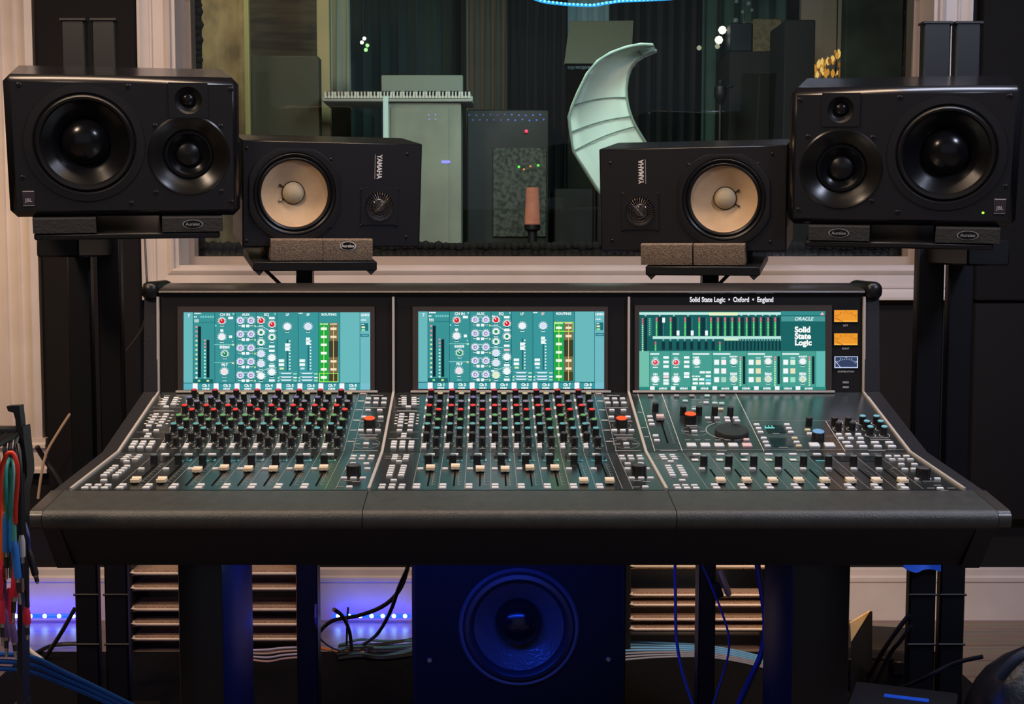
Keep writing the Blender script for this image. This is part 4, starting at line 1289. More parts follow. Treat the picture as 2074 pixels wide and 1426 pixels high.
def near_monitor(sp_, label, woof, twt, logo, way, screws, group):
    root = thing('nearfield_monitor', label, 'loudspeaker', sp_.base, sp_.rot, group)
    w_, h_ = sp_.w, sp_.h
    (xw, zw), (xt, zt) = sp_.face(*woof), sp_.face(*twt)
    rw = 0.0845
    b = sp_.mb()
    cabinet_mesh(b, w_, h_, sp_.dep, 0.002, 0.001)
    b.build('cabinet', mat('black_wood_veneer', (0.010, 0.0095, 0.0095), 0.26, bump=(220, 0.25, 0.0006), aniso=(0.08, 1, 1)), root, True)
    b = sp_.mb()
    plate_mesh(b, -w_ / 2 + 0.003, -h_ / 2 + 0.003, w_ / 2 - 0.003, h_ / 2 - 0.003, [(xw, zw, rw), (xt, zt, 0.030)], -0.0003, 0.02)
    b.build('baffle', m_baffle, root, True)
    # woofer frame with its flat top lip and ring
    b = sp_.mb(xw, zw, 0, True)
    n = 48
    prof = []
    vs, fs = [], []
    for k in range(n):
        a = 2 * math.pi * k / n
        c_, s_ = math.cos(a), math.sin(a)
        rr = min(0.098, 0.0915 / max(abs(s_), abs(c_), 0.7))
        for r, h in ((rr, 0.0), (rr, 0.004), (rr - 0.003, 0.0048), (rw, 0.0042), (rw - 0.002, 0.0)):
            vs.append((r * c_, r * s_, h))
    for k in range(n):
        k2 = (k + 1) % n
        for q in range(4):
            fs.append((k * 5 + q, k2 * 5 + q, k2 * 5 + q + 1, k * 5 + q + 1))
    b.add(vs, fs, 0)
    b.lathe([(0.0835, 0.002), (0.081, 0.0045), (0.078, 0.0035), (0.0755, 0.0), (0.072, 0.0035), (0.069, 0.002), (0.0672, -0.002)], 64, 1, False, False)
    wf = b.build('woofer', [mat('woofer_frame', (0.014, 0.013, 0.014), 0.28), m_rubber], root, True)
    b = sp_.mb(xw, zw, 0, True)
    b.lathe([(0.0675, -0.002), (0.0672, -0.0045), (0.045, -0.0150), (0.0235, -0.0235)], 64, 0, False, False)
    for sgn in (-1, 1):
        ang = R(180 + sgn * 30) if way < 0 else R(sgn * 30)
        M0 = b.M
        b.M = M0 @ Matrix.Rotation(ang, 4, 'Z')
        b.tube([(0.023, 0, -0.0225), (0.029, 0, -0.0190), (0.0335, 0, -0.0178)], [0.0012, 0.0016, 0.0026], 8, 1, False)
        b.M = M0
    b.lathe([(0.0238, -0.0232), (0.0232, -0.0215), (0.0220, -0.0218)], 40, 1, False, False)
    b.build('cone', [m_paper, m_gloss], wf, True)
    b = sp_.mb(xw, zw, 0, True)
    b.lathe([(0.0222, -0.0225), (0.0210, -0.0180), (0.0160, -0.0130), (0.0090, -0.0102), (0.0001, -0.0095)], 40, 0, False, False)
    b.build('dust_cap', mat('cap_paper', (0.50, 0.41, 0.27), 0.8, spec=0.2, bump=(300, 0.3, 0.0006)), wf, True)
    # tweeter plate with a pierced dome guard
    b = sp_.mb(xt, zt)
    plate_mesh(b, -0.038, -0.038, 0.038, 0.038, [(0, 0, 0.030)], -0.0022, -0.0004, 0)
    b.M = b.M @ TOV
    b.lathe([(0.030, 0.002), (0.026, -0.002), (0.017, -0.005)], 40, 0, False, False)
    b.lathe([(0.018, -0.005), (0.015, 0.000), (0.008, 0.003), (0.0001, 0.004)], 32, 1, False, False)
    tw = b.build('tweeter', [m_baffle, m_gloss], root, True)
    b = sp_.mb(xt, zt, 0, True)
    for k in range(16):
        a = math.pi * k / 16
        b.tube([(0.030 * math.cos(a) * math.cos(t), 0.030 * math.sin(a) * math.cos(t), 0.002 + 0.009 * math.sin(t)) for t in [math.pi * q / 8 for q in range(9)]], 0.00035, 4, 0, False)
    for q in (0.008, 0.014, 0.020, 0.0255):
        h = 0.002 + 0.009 * math.sqrt(max(0, 1 - (q / 0.030) ** 2))
        b.tube([(q * math.cos(2 * math.pi * k / 24), q * math.sin(2 * math.pi * k / 24), h) for k in range(25)], 0.00035, 4, 0, False)
    b.build('dome_guard', mat('guard_wire', (0.16, 0.14, 0.13), 0.3, 0.7), tw, True)
    xl, zl = sp_.face(*logo)
    b = sp_.mb()
    b.M = sp_.off @ Matrix.Translation((xl, -0.0008, zl)) @ TOV @ Matrix.Rotation(R(90 * way), 4, 'Z')
    b.text('YAMAHA', 0.0145, 0, 0.0005)
    wd = max((sp_.off.inverted() @ v).z for v in b.v) - min((sp_.off.inverted() @ v).z for v in b.v)
    k = 0.050 / wd
    b.v = [sp_.off @ Vector(((p := sp_.off.inverted() @ v).x, p.y, zl + (p.z - zl) * k)) for v in b.v]
    b.box((-0.025, -0.0095, 0), (0.025, -0.0080, 0.0003), 1)
    b.build('logo', [m_letter, m_letter_dim], root, True)
    for p in screws:
        screw_part(sp_, root, *p, r=0.0022)
    return root

NL = Box3(Vector((-0.3125, 2.739, 1.256)), 16.0, 8.0, 0, 0.367, 0.214, 0.20)
NR = Box3(Vector((0.419, 2.736, 1.246)), -16.5, 8.0, 0, 0.380, 0.213, 0.20)
near_monitor(NL, 'small black nearfield monitor with a cream cone, on the left of the window', (597, 393), (768, 418), (768, 338), -1,
             [(532, 321), (670, 323), (531, 461), (669, 461), (825, 312), (823, 480), (500, 300), (499, 488), (733, 384), (805, 384), (731, 457), (803, 457)], 'nearfield monitors')
near_monitor(NR, 'small black nearfield monitor with a cream cone, in front of the pale green crescent', (1466, 404), (1297, 428), (1299, 348), 1,
             [(1395, 334), (1535, 332), (1396, 471), (1533, 472), (1236, 330), (1240, 487), (1564, 312), (1560, 490), (1261, 393), (1332, 393), (1262, 466), (1331, 466)], 'nearfield monitors')

# ---- foam pads under the speakers
def oval_badge(b, x, y, z, rx, rz, mi0, mi1):
    n = 28
    M0 = b.M
    b.M = M0 @ Matrix.Translation((x, y, z)) @ TOV
    for k, (f, m, h) in enumerate(((1.0, mi1, 0.0006), (0.88, mi0, 0.0010))):
        b.add([(rx * f * math.cos(2 * math.pi * q / n), rz * f * math.sin(2 * math.pi * q / n), h) for q in range(n)], [tuple(range(n))], m)
    b.M = b.M @ Matrix.Translation((0, 0, 0.0013))
    b.text('Auralex', rz * 0.95, mi1, 0.0002)
    b.M = M0

def pad(sp_, x0, x1, lip, front, label, group, m, badge=None):
    root = thing('isolation_pad', label, 'foam pad', sp_.Mf @ Vector(((x0 + x1) / 2, 0.08, -sp_.h / 2 - 0.026)), sp_.rot, group)
    inv = WORLD[root.name].inverted() @ sp_.Mf
    b = MB()
    b.M = inv
    zb = -sp_.h / 2
    # wedge with a raised front edge that holds the cabinet
    poly = [(-front, zb - 0.024), (-front - 0.002, zb - 0.004), (-front, zb + lip - 0.002), (-front + 0.003, zb + lip), (-0.007, zb + lip), (-0.007, zb - 0.0005), (0.15, zb - 0.0005), (0.15, zb - 0.024)]
    if lip <= 0:
        poly = [(-front, zb - 0.030), (-front, zb - 0.003), (-front + 0.004, zb - 0.0005), (0.2, zb - 0.0005), (0.2, zb - 0.030)]
    b.prism(poly, x0, x1)
    b.build('foam_block', m, root, True)
    if badge:
        b = MB()
        b.M = inv
        oval_badge(b, badge, -front - 0.0008 if lip <= 0 else -front - 0.0022, zb + (0.006 if lip > 0 else -0.015), 0.017 if lip > 0 else 0.02, 0.009, 0, 1)
        b.build('logo', [m_gloss, m_letter if lip > 0 else m_letter_dim], root, True)
    return root
for sp_, spans, side, bx in ((NL, ((546, 650), (651, 750)), 'left', (1, 700)), (NR, ((1302, 1405), (1408, 1511)), 'right', None)):
    for k, (pa, pb) in enumerate(spans):
        xa, xb = sp_.face(pa, 500)[0], sp_.face(pb, 500)[0]
        if sp_ is NL:
            lab = ('plain left half of the brown foam pads under the left cream-coned monitor', 'right half of the left monitor\'s brown foam pads, with an oval white logo')[k]
        else:
            lab = ('left half of the plain brown foam pads under the right cream-coned monitor', 'right half of the plain brown foam pads under the right cream-coned monitor')[k]
        pad(sp_, xa, xb, 0.019, 0.024, lab, 'foam pads under the nearfield monitors', m_foam, (sp_.face(bx[1], 500)[0] if bx and bx[0] == k else None))
for sp_, cs, lab in ((BL, (130, 390), ('charcoal foam pad under the left end of the large left monitor', 'charcoal foam pad with a logo under the right end of the large left monitor')),
                     (BR, (1700, 1962), ('charcoal foam pad with a logo under the left end of the large right monitor', 'charcoal foam pad with a logo under the right end of the large right monitor'))):
    for k, px in enumerate(cs):
        x = sp_.face(px, 440)[0]
        pad(sp_, x - 0.058, x + 0.058, 0, 0.002, lab[k], 'foam pads under the large monitors', m_foam_dark, x if not (sp_ is BL and k == 0) else None)

# ---- stands
def pole_stand(sp_, pxc, label, wide, pl0, pl1):
    c = at(pxc, 560, 2.90)
    root = thing('monitor_stand', label, 'speaker stand', (c.x, 2.90, 0), (0, 0, 0), 'nearfield monitor stands')
    b = MB()
    b.M = sp_.Mf
    zb = -sp_.h / 2
    b.rbox((pl0, -0.03, zb - 0.045), (pl1, 0.17, zb - 0.026), 0.002, 0, 1)
    for x in (pl0 + 0.012, pl1 - 0.012):
        b.add([(x - 0.010, -0.028, zb - 0.044), (x + 0.010, -0.028, zb - 0.044), (x, -0.030, zb - 0.054), (x - 0.010, -0.012, zb - 0.044), (x + 0.010, -0.012, zb - 0.044), (x, -0.014, zb - 0.054)], [(0, 1, 2), (3, 5, 4), (0, 2, 5, 3), (1, 4, 5, 2), (0, 3, 4, 1)])
    b.build('top_plate', m_metal, root)
    b = MB()
    zt = (sp_.Mf @ Vector((0, 0.15, zb - 0.036))).z
    b.rbox((c.x - 0.0175, 2.90 - 0.0175, 0.9), (c.x + 0.0175, 2.90 + 0.0175, zt), 0.002, 0, 1)
    b.rbox((c.x - wide, 2.90 - 0.028, 0.012), (c.x + wide, 2.90 + 0.028, 0.92), 0.003, 0, 1)
    b.build('pole', m_metal, root)
    MB().rbox((c.x - 0.13, 2.79, 0.0085), (c.x + 0.13, 3.06, 0.018), 0.003, 0, 1).build('base_plate', m_metal, root)
    return root, c
st, cL = pole_stand(NL, 618, 'black steel stand holding the left cream-coned monitor, foot under the console', 0.023, -0.165, 0.088)
st, cR = pole_stand(NR, 1437, 'black steel stand holding the right cream-coned monitor, foot under the console', 0.0185, -0.092, 0.14)
# clamp knob on the right pole
b = MB()
k0 = at(1462, 1190, 2.86)
b.M = Matrix.Translation(k0) @ Matrix.Rotation(R(-20), 4, 'Y')
b.rbox((-0.020, -0.012, -0.018), (-0.002, 0.012, 0.016), 0.004, 1)
b.rbox((0.002, -0.006, -0.024), (0.016, 0.006, 0.038), 0.006, 0)
b.build('clamp_knob', [mat('brass_knob', (0.62, 0.44, 0.24), 0.35, 0.4), m_metal], st)

def twin_stand(sp_, cols, y, ztop_px, label):
    YS = 3.10
    xs_ = [(at(a, 60, YS).x, at(b_, 60, YS).x) for a, b_ in cols]
    xc = (xs_[0][0] + xs_[1][1]) / 2
    zt = at(cols[0][0], ztop_px, YS).z
    root = thing('monitor_stand', label, 'speaker stand', (xc, YS, 0), (0, 0, 0), 'twin column stands')
    for (x0, x1) in xs_:
        b = MB()
        b.rbox((x0, YS, 0.02), (x1, YS + 0.03, zt), 0.004, 0, 1)
        b.box((x0 - 0.002, YS - 0.004, zt - 0.004), (x1 + 0.003, YS + 0.035, zt + 0.001), 1)
        for q in range(3):
            b.tube([(x0 - 0.002, YS - 0.002, 0.45 - 0.12 * q), (x1 + 0.002, YS - 0.002, 0.45 - 0.12 * q)], 0.003, 6, 0, False)
        b.build('column', [mat('column_black', (0.006, 0.0062, 0.0085), 0.42, spec=0.3, bump=(200, 0.08, 0.0006)), m_metal], root)
    b = MB()
    b.M = sp_.Mf
    zb = -sp_.h / 2
    b.rbox((-0.175, 0.0, zb - 0.044), (0.175, 0.30, zb - 0.0315), 0.003, 0, 1)
    b.build('platform', m_metal, root)
    b = MB()
    p = sp_.Mf @ Vector((0, 0.27, zb - 0.06))
    b.rbox((xc - 0.045, p.y - 0.02, p.z - 0.07), (xc + 0.045, YS - 0.001, p.z - 0.015), 0.004, 0, 1)
    b.build('bracket', m_metal, root)
    b = MB()
    b.rbox((xs_[0][0] - 0.04, YS - 0.06, 0.0085), (xs_[1][1] + 0.04, YS + 0.15, 0.022), 0.004, 0, 1)
    b.build('base_plate', m_metal, root)
    return root
twin_stand(BL, ((123, 171), (185, 233)), 0, 38, 'black twin column stand behind the large left monitor')
tr = twin_stand(BR, ((1871, 1927), (1936, 1988)), 0, 44, 'black twin column stand behind the large right monitor, blue tape below')

# ---- subwoofer
SY = 2.66
a0, a1 = at(834, 1250, SY), at(1268, 1250, SY)
sub = thing('subwoofer', 'black subwoofer under the middle of the console, its cone lit blue', 'subwoofer', ((a0.x + a1.x) / 2, SY + 0.25, 0))
b = MB()
hx = (a1.x - a0.x) / 2
b.M = Matrix.Translation(((a0.x + a1.x) / 2, SY, 0.318))
cabinet_mesh(b, 2 * hx, 0.58, 0.42, 0.006, 0.002)
b.build('cabinet', m_cab, sub)
cw = at(1051, 1270, SY)
b = MB()
b.M = Matrix.Translation((0, SY, 0))
rS = 0.119
plate_mesh(b, a0.x + 0.007, 0.035, a1.x - 0.007, 0.601, [(cw.x, cw.z, rS)], -0.0006, 0.02)
b.build('baffle', mat('sub_baffle', (0.0045, 0.0045, 0.0055), 0.6, spec=0.2, bump=(300, 0.2, 0.0008)), sub)
b = MB()
b.M = Matrix.Translation((cw.x, SY, cw.z)) @ TOV
b.lathe([(rS * 1.03, 0.0), (rS * 1.03, 0.003), (rS * 1.0, 0.0055), (rS * 0.965, 0.004), (rS * 0.95, 0.0)], 72, 0, False, False)
b.lathe([(rS * 0.955, 0.0), (rS * 0.92, 0.008), (rS * 0.85, 0.010), (rS * 0.79, 0.004), (rS * 0.77, -0.004)], 72, 1, False, False)
b.lathe([(rS * 0.775, -0.004), (rS * 0.55, -0.030), (rS * 0.38, -0.048)], 72, 2, False, False)
wf = b.build('woofer', [mat('sub_ring', (0.05, 0.055, 0.07), 0.3), mat('sub_surround', (0.020, 0.020, 0.024), 0.35), mat('sub_cone', (0.065, 0.065, 0.07), 0.25, spec=1.0, bump=(160, 0.6, 0.002))], sub)
b = MB()
b.M = Matrix.Translation((cw.x, SY, cw.z)) @ TOV
b.lathe([(rS * 0.40, -0.048), (rS * 0.39, -0.028), (rS * 0.33, -0.012), (rS * 0.22, -0.002), (rS * 0.10, 0.003), (0.0001, 0.004)], 48, 0, False, False)
b.build('dust_cap', m_cone, wf)
for px, py in ((870, 1337), (1232, 1335)):
    p = at(px, py, SY)
    b = MB()
    b.M = Matrix.Translation(p) @ TOV
    b.lathe([(0.006, -0.001), (0.006, 0.001), (0.0045, 0.003), (0.003, 0.003), (0.0026, 0.001), (0.0001, 0.001)], 16, 0, False, False)
    b.build('screw', m_screw, sub)
for x in (a0.x + 0.05, a1.x - 0.05):
    for y in (SY + 0.05, SY + 0.37):
        MB().rbox((x - 0.02, y - 0.02, 0.0085), (x + 0.02, y + 0.02, 0.0285), 0.003, 0, 1).build('foot', m_rubber, sub)

# ---- blue light strip under the front of the console, and the ones along the baseboard
def led_strip(x0, x1, y, z, n, label, es_tube=True):
    root = thing('led_strip', label, 'light strip', ((x0 + x1) / 2, y, z))
    MB().rbox((x0, y - 0.006, z), (x1, y + 0.006, z + 0.012), 0.003, 0, 1).build('tape', m_led_blue, root)
    for k in range(n):
        x = x0 + (x1 - x0) * (k + 0.5) / n
        b = MB()
        b.M = Matrix.Translation((x, y - 0.006, z + 0.007)) @ TOV
        b.lathe([(0.006, 0), (0.005, 0.003), (0.0001, 0.0045)], 12, 0, False, False)
        b.build('diode', m_led_white_blue, root)
    return root
pa, pb = at(674, 1262, W - 0.06), at(832, 1262, W - 0.06)
led_strip(-0.39, 0.23, 2.33, 0.642, 20, 'blue light strip fixed under the console above the subwoofer')
led_strip(pa.x, pb.x, W - 0.06, 0.02, 7, 'glowing blue light strip along the floor, just left of the subwoofer')
pa, pb = at(20, 1268, W - 0.06), at(165, 1268, W - 0.06)
led_strip(pa.x, pb.x, W - 0.06, 0.02, 5, 'glowing blue light strip along the floor at the far left')

# ------------------------------------------------------------------ under and behind the console
def thing_mesh(name, b, mats, label, cat, group=None, loc=None):
    return b.build(name, mats, label=label, cat=cat, group=group)

# dark sheet added for the floor shade and dark gear under the console
MB().rbox((-1.3, 2.0, 0.0), (1.28, 3.70, 0.008), 0.003, 0, 1).build('shade_sheet', mat('floor_shade', (0.006, 0.006, 0.008), 0.95, bump=(400, 0.7, 0.003), spec=0.1), label='dark sheet on the floor under the console and subwoofer, standing in for shade', cat='shade_sheet')

# carpeted shelf racks against the wall
m_carpet = mat('brown_carpet', (0.50, 0.32, 0.22), 0.95, vary=(330, (0.24, 0.15, 0.10)), bump=(300, 0.8, 0.003))
m_edge = mat('pale_shelf_edge', (0.80, 0.66, 0.54), 0.4)
def shelf_rack(px0, px1, Y, lines, depth, label, post, tops):
    x0, x1 = at(px0, 1200, Y).x, at(px1, 1200, Y).x
    root = thing('shelf_rack', label, 'shelf rack', ((x0 + x1) / 2, Y + 0.1, 0), (0, 0, 0), 'carpeted shelf racks')
    zt = at(px0, 1100, Y).z
    b = MB()
    b.box((x0, Y + 0.20, 0.0), (x1, Y + 0.215, zt), 0)
    b.build('back_panel', m_black, root)
    for x in (x0, x1):
        MB().rbox((x - 0.008, Y - 0.004, 0.0), (x + 0.008, Y + 0.2, zt), 0.002, 0, 1).build('side_post', post if x == x1 else m_metal, root)
    for k, py in enumerate(lines):
        z = at(px0, py, Y).z
        b = MB()
        dp = depth[k] if isinstance(depth, (list, tuple)) else depth
        b.box((x0 + 0.008, Y, z - 0.012), (x1 - 0.008, Y + dp, z + 0.0035), 0)
        sh = b.build('shelf', m_carpet, root)
        b = MB()
        b.tube([(x0 + 0.012, Y - 0.001, z + 0.004), (x0 + 0.006, Y - 0.003, z - 0.001), (x0 + 0.02, Y - 0.004, z - 0.004), (x1 - 0.008, Y - 0.004, z - 0.004)], 0.0035, 6, 0, False)
        b.build('edge_rail', m_edge, sh)
    return root
shelf_rack(262, 606, 3.72, (1158, 1189, 1231, 1261, 1291), (0.10, 0.10, 0.10, 0.055, 0.10), 'dark rack of brown carpeted shelves with pale edges, left of the subwoofer', mat('rosy_post', (0.46, 0.28, 0.24), 0.4), 0)
shelf_rack(1272, 1572, 3.72, (1144, 1202, 1222, 1251, 1271), (0.02, 0.045, 0.05, 0.10, 0.06), 'dark rack of brown carpeted shelves with pale edges, right of the subwoofer', m_metal, 0)

def down(px, py, z):
    """where the sight line of a picture point meets height z"""
    d = Vector(((px - CX) / F, 0, 0)) + Vector((0, cp, -sp)) + Vector((0, sp, cp)) * ((CY - py) / F)
    return Vector((0, 0, H)) + d * ((z - H) / d.z)

def cable(name, label, px, r, m, group=None, cat='cable'):
    """a run of cable through measured points (picture x, picture y, depth)"""
    b = MB()
    b.tube([at(*p) if p[2] else down(p[0], p[1], 0.0085 + r) for p in px], r, 8)
    return b.build(name, m, label=label, cat=cat, group=group)
m_cbl = mat('cable_black', (0.012, 0.012, 0.014), 0.4)
m_cblue = mat('cable_blue', (0.05, 0.06, 0.16), 0.4)
m_clight = mat('cable_light_blue', (0.16, 0.42, 0.72), 0.4)
m_ctan = mat('cable_tan', (0.46, 0.34, 0.24), 0.45)
m_cwhite = mat('cable_lilac', (0.42, 0.38, 0.52), 0.4)
m_cbrown = mat('cable_brown', (0.09, 0.045, 0.035), 0.5)
cable('hanging_cable', 'blue cable hanging straight down right of the subwoofer', [(1367, 1120, 2.5), (1368, 1200, 2.5), (1370, 1290, 2.5), (1382, 1360, 2.48), (1408, 1440, 2.45)], 0.0030, m_cblue, 'cables hanging under the console')
cable('hanging_cable', 'thin braided cable looping past the brass clamp knob', [(1416, 1130, 2.7), (1440, 1185, 2.7), (1462, 1240, 2.65), (1476, 1290, 2.6), (1472, 1340, 2.55), (1440, 1440, 2.5)], 0.0022, mat('cable_violet', (0.08, 0.07, 0.22), 0.4), 'cables hanging under the console')
cable('hanging_cable', 'thick dark blue cable hanging beside the right pedestal', [(1530, 1120, 2.55), (1540, 1180, 2.55), (1550, 1260, 2.55), (1543, 1320, 2.52), (1522, 1370, 2.5), (1490, 1440, 2.45)], 0.0058, mat('cable_navy', (0.035, 0.04, 0.13), 0.45), 'cables hanging under the console')
for k in range(7):
    o = k * 7
    cable('floor_cable', 'light blue cables fanned over the floor right of the subwoofer', [(1262, 1299 + o * 0.9, 0), (1330, 1302 + o * 0.7, 0), (1420, 1307 + o * 0.55, 0), (1500, 1320 + o * 0.5, 0), (1590, 1343 + o * 0.5, 0)], 0.0030, m_clight if k < 4 else mat('cable_grey', (0.30, 0.30, 0.36), 0.45), 'light blue cables on the floor')
for k in range(4):
    o = k * 8
    cable('floor_cable', 'lilac cables lying on the floor in front of the left shelf rack', [(490, 1318 + o * 0.6, 0), (540, 1316 + o, 0), (580, 1312 + o * 0.9, 0), (650, 1310 + o * 0.8, 0)], 0.0032, m_cwhite if k % 2 == 0 else mat('cable_pink', (0.44, 0.28, 0.28), 0.45), 'lilac cables on the floor')
cable('slack_cable', 'black cable sagging across the blue-lit baseboard left of the subwoofer', [(828, 1140, 3.2), (812, 1190, 3.25), (780, 1225, 3.35), (730, 1246, 3.45), (672, 1258, 3.5), (640, 1290, 3.6), (630, 1322, 0)], 0.0055, m_cbl, 'black cables by the blue strip')
cable('slack_cable', 'black cable dropping steeply to the floor beside the subwoofer', [(826, 1150, 3.15), (808, 1190, 3.2), (790, 1240, 3.3), (764, 1284, 3.5), (735, 1306, 0)], 0.005, m_cbl, 'black cables by the blue strip')
cable('slack_cable', 'short black cable standing up in front of the blue strip', [(705, 1230, 3.7), (703, 1265, 3.7), (702, 1312, 0)], 0.003, m_cbl, 'black cables by the blue strip')
cable('slack_cable', 'black cable curling from the left stand to the floor', [(676, 1234, 3.2), (695, 1250, 3.25), (708, 1280, 3.45), (712, 1316, 0)], 0.005, m_cbl, 'black cables by the blue strip')
cable('slack_cable', 'violet cable curving down along the left monitor stand pole', [(640, 1225, 2.85), (641, 1270, 2.85), (655, 1300, 3.3), (690, 1318, 0), (745, 1322, 0)], 0.0028, mat('cable_mauve', (0.20, 0.15, 0.34), 0.45), 'black cables by the blue strip')
for k in range(8):
    q = random.Random(40 + k)
    y0 = 1306 + 4 * k
    cable('floor_cable', 'dark cables tangled on the floor below the blue strip', [(690 + q.uniform(-20, 20), y0, 0), (730, y0 - q.uniform(0, 12), 0), (775, y0 + q.uniform(-8, 8), 0), (845, y0 - q.uniform(5, 18), 0)], 0.004 + 0.0004 * k, m_cbl if k % 3 else mat('cable_dark_teal', (0.05, 0.14, 0.17), 0.4), 'tangled cables below the blue strip')
cable('floor_cable', 'orange-tipped lead lying on the floor below the blue strip', [(645, 1312, 0), (690, 1320, 0), (738, 1322, 0)], 0.0045, mat('cable_orange_brown', (0.42, 0.13, 0.04), 0.45))
# left side
for k in range(3):
    cable('floor_cable', 'bright blue cables running along the floor at the lower left', [(-20, 1325 + 14 * k, 2.1), (60, 1330 + 15 * k, 2.15), (130, 1362 + 12 * k, 2.2), (210, 1400 + 10 * k, 2.25), (300, 1445 + 10 * k, 2.3)], 0.0042, mat('cable_royal_blue', (0.02, 0.12, 0.55), 0.4), 'bright blue cables at the lower left')
cable('floor_cable', 'pale cable slanting down from the patch leads', [(34, 1290, 2.5), (62, 1318, 2.45), (85, 1336, 2.4)], 0.004, mat('cable_silver', (0.55, 0.53, 0.58), 0.35))
cable('wall_cable', 'straight dark cable leaning across the blue glow at the lower left', [(152, 1232, 3.6), (125, 1280, 3.6), (92, 1332, 0)], 0.006, m_cbl, 'dark cables at the lower left')
cable('wall_cable', 'dark cable lying flat over the floor at the lower left', [(70, 1324, 0), (105, 1308, 0), (150, 1304, 0), (190, 1306, 0)], 0.006, m_cbl, 'dark cables at the lower left')
cable('wall_cable', 'tan cable curving down the dark wall below the left panel', [(142, 838, 3.9), (115, 880, 3.9), (94, 918, 3.9), (84, 960, 3.9), (77, 1010, 3.9)], 0.0042, m_ctan)
cable('wall_cable', 'black cable crossing behind the tan cable', [(75, 905, 3.9), (90, 930, 3.92), (112, 960, 3.92), (140, 1010, 3.92)], 0.008, m_cbl)
cable('wall_cable', 'thin grey cable hanging beside the top left corner of the console', [(292, 462, 3.3), (297, 560, 3.25), (299, 610, 3.2), (288, 665, 3.2), (256, 712, 3.2)], 0.0028, mat('cable_dim_grey', (0.05, 0.05, 0.055), 0.4))
cable('speaker_cable', 'brown speaker cable slanting from the left nearfield monitor stand', [(508, 524, 2.93), (535, 545, 2.9), (572, 580, 2.88)], 0.0042, m_cbrown, 'speaker cables at the nearfield stands')
cable('speaker_cable', 'brown speaker cable slanting from the right nearfield monitor stand', [(1512, 536, 2.93), (1485, 548, 2.9), (1456, 576, 2.88)], 0.0042, m_cbrown, 'speaker cables at the nearfield stands')
# wooden batten at the left twin column, blue tape, floor clutter
b = MB()
p0, p1 = at(161, 1130, 3.37), at(166, 1335, 3.37)
b.rbox((p0.x - 0.012, 3.37, 0.0085), (p0.x + 0.012, 3.40, 0.62), 0.002, 0, 1)
b.build('wooden_batten', mat('batten_wood', (0.34, 0.22, 0.13), 0.5, vary=(40, (0.24, 0.15, 0.09)), aniso=(1, 1, 0.1)), label='narrow wooden batten standing behind the left twin column stand', cat='batten')
b = MB()
q0, q1 = at(1832, 1140, 3.08), at(1905, 1158, 3.08)
vs = []
n = 12
for k in range(n + 1):
    f = k / n
    px = 1830 + 76 * f
    lo = 1156 + 3 * math.sin(7 * f) - 6 * max(0, 0.25 - f) * 4 + (2 if 0.3 < f < 0.5 else 0)
    vs += [at(px, 1128, 3.085 - 0.004 * math.sin(9 * f)), at(px, lo, 3.080 - 0.006 * math.sin(5 * f))]
b.add(vs, [(2 * k, 2 * k + 1, 2 * k + 3, 2 * k + 2) for k in range(n)])
b.add([v + Vector((0, 0.003, 0)) for v in vs], [(2 * k, 2 * k + 2, 2 * k + 3, 2 * k + 1) for k in range(n)])
b.build('masking_tape', mat('blue_tape', (0.02, 0.14, 0.85), 0.5, emit=None), label='bright blue tape wrapped round the right twin column stand', cat='tape')
for (xa, ya, xb, yb_), lab in (((1722, 1386, 1732, 1390), 'short blue tape mark on the floor beside the right pedestal'), ((1806, 1405, 1866, 1424), 'long blue tape strip on the dark plinth box at the lower right')):
    z = 0.0085 if xa < 1800 else 0.2038
    p0, p1 = down(xa, ya, z), down(xb, yb_, z)
    b = MB()
    d = Vector((p1.x - p0.x, p1.y - p0.y, 0)).normalized()
    b.M = frame(Vector(((p0.x + p1.x) / 2, (p0.y + p1.y) / 2, z)), Vector((0.93, -0.37, 0)), Vector((0.37, 0.93, 0)), Vector((0, 0, 1)))
    L = 0.02 if xa < 1800 else 0.045
    b.box((-L, -0.010, 0), (L, 0.010, 0.0012))
    b.build('floor_tape', MATS['blue_tape'], label=lab, cat='tape')
# dark gear lying on the floor at the right
p = at(1790, 1330, 2.9)
b = MB()
b.M = Matrix.Translation((p.x, 2.95, 0)) @ Matrix.Rotation(R(-18), 4, 'Z')
case = thing('equipment_case', 'dark grey equipment case lying on the floor right of the right pedestal', 'case', (1.02, 3.46, 0.0085), (0, 0, R(-12)))
b2 = MB()
b2.rbox((-0.12, -0.11, 0.0), (0.12, 0.11, 0.115), 0.012)
b2.build('shell', mat('case_grey', (0.020, 0.020, 0.026), 0.5, bump=(200, 0.3, 0.001), spec=0.3), case, True)
for x in (-0.06, 0.06):
    b2 = MB()
    b2.rbox((x - 0.015, -0.117, 0.05), (x + 0.015, -0.1085, 0.085), 0.002, 0, 1)
    b2.build('latch', m_metal, case, True)
b2 = MB()
b2.tube([(-0.04, -0.111, 0.09), (-0.035, -0.130, 0.095), (0.035, -0.130, 0.095), (0.04, -0.111, 0.09)], 0.006, 8)
b2.build('handle', m_rubber, case, True)
p = at(1905, 1400, 2.5)
b = MB()
b.M = Matrix.Translation((0.87, 2.72, 0.0085)) @ Matrix.Rotation(R(-22), 4, 'Z')
b.rbox((-0.105, -0.10, 0.0), (0.105, 0.10, 0.195), 0.004)
b.build('plinth_box', mat('board_charcoal', (0.018, 0.017, 0.019), 0.5, bump=(150, 0.3, 0.001), spec=0.3), label='dark plinth box on the floor between the right pedestal and the bag', cat='board')
p = at(2030, 1360, 2.7)
bag = thing('gig_bag', 'black rounded bag slumped on the floor at the lower right corner', 'bag', (1.215, 2.78, 0.0085))
b = MB()
b.M = Matrix.Translation((1.215, 2.78, 0.0085))
prof = []
nu, nv = 20, 10
vs = []
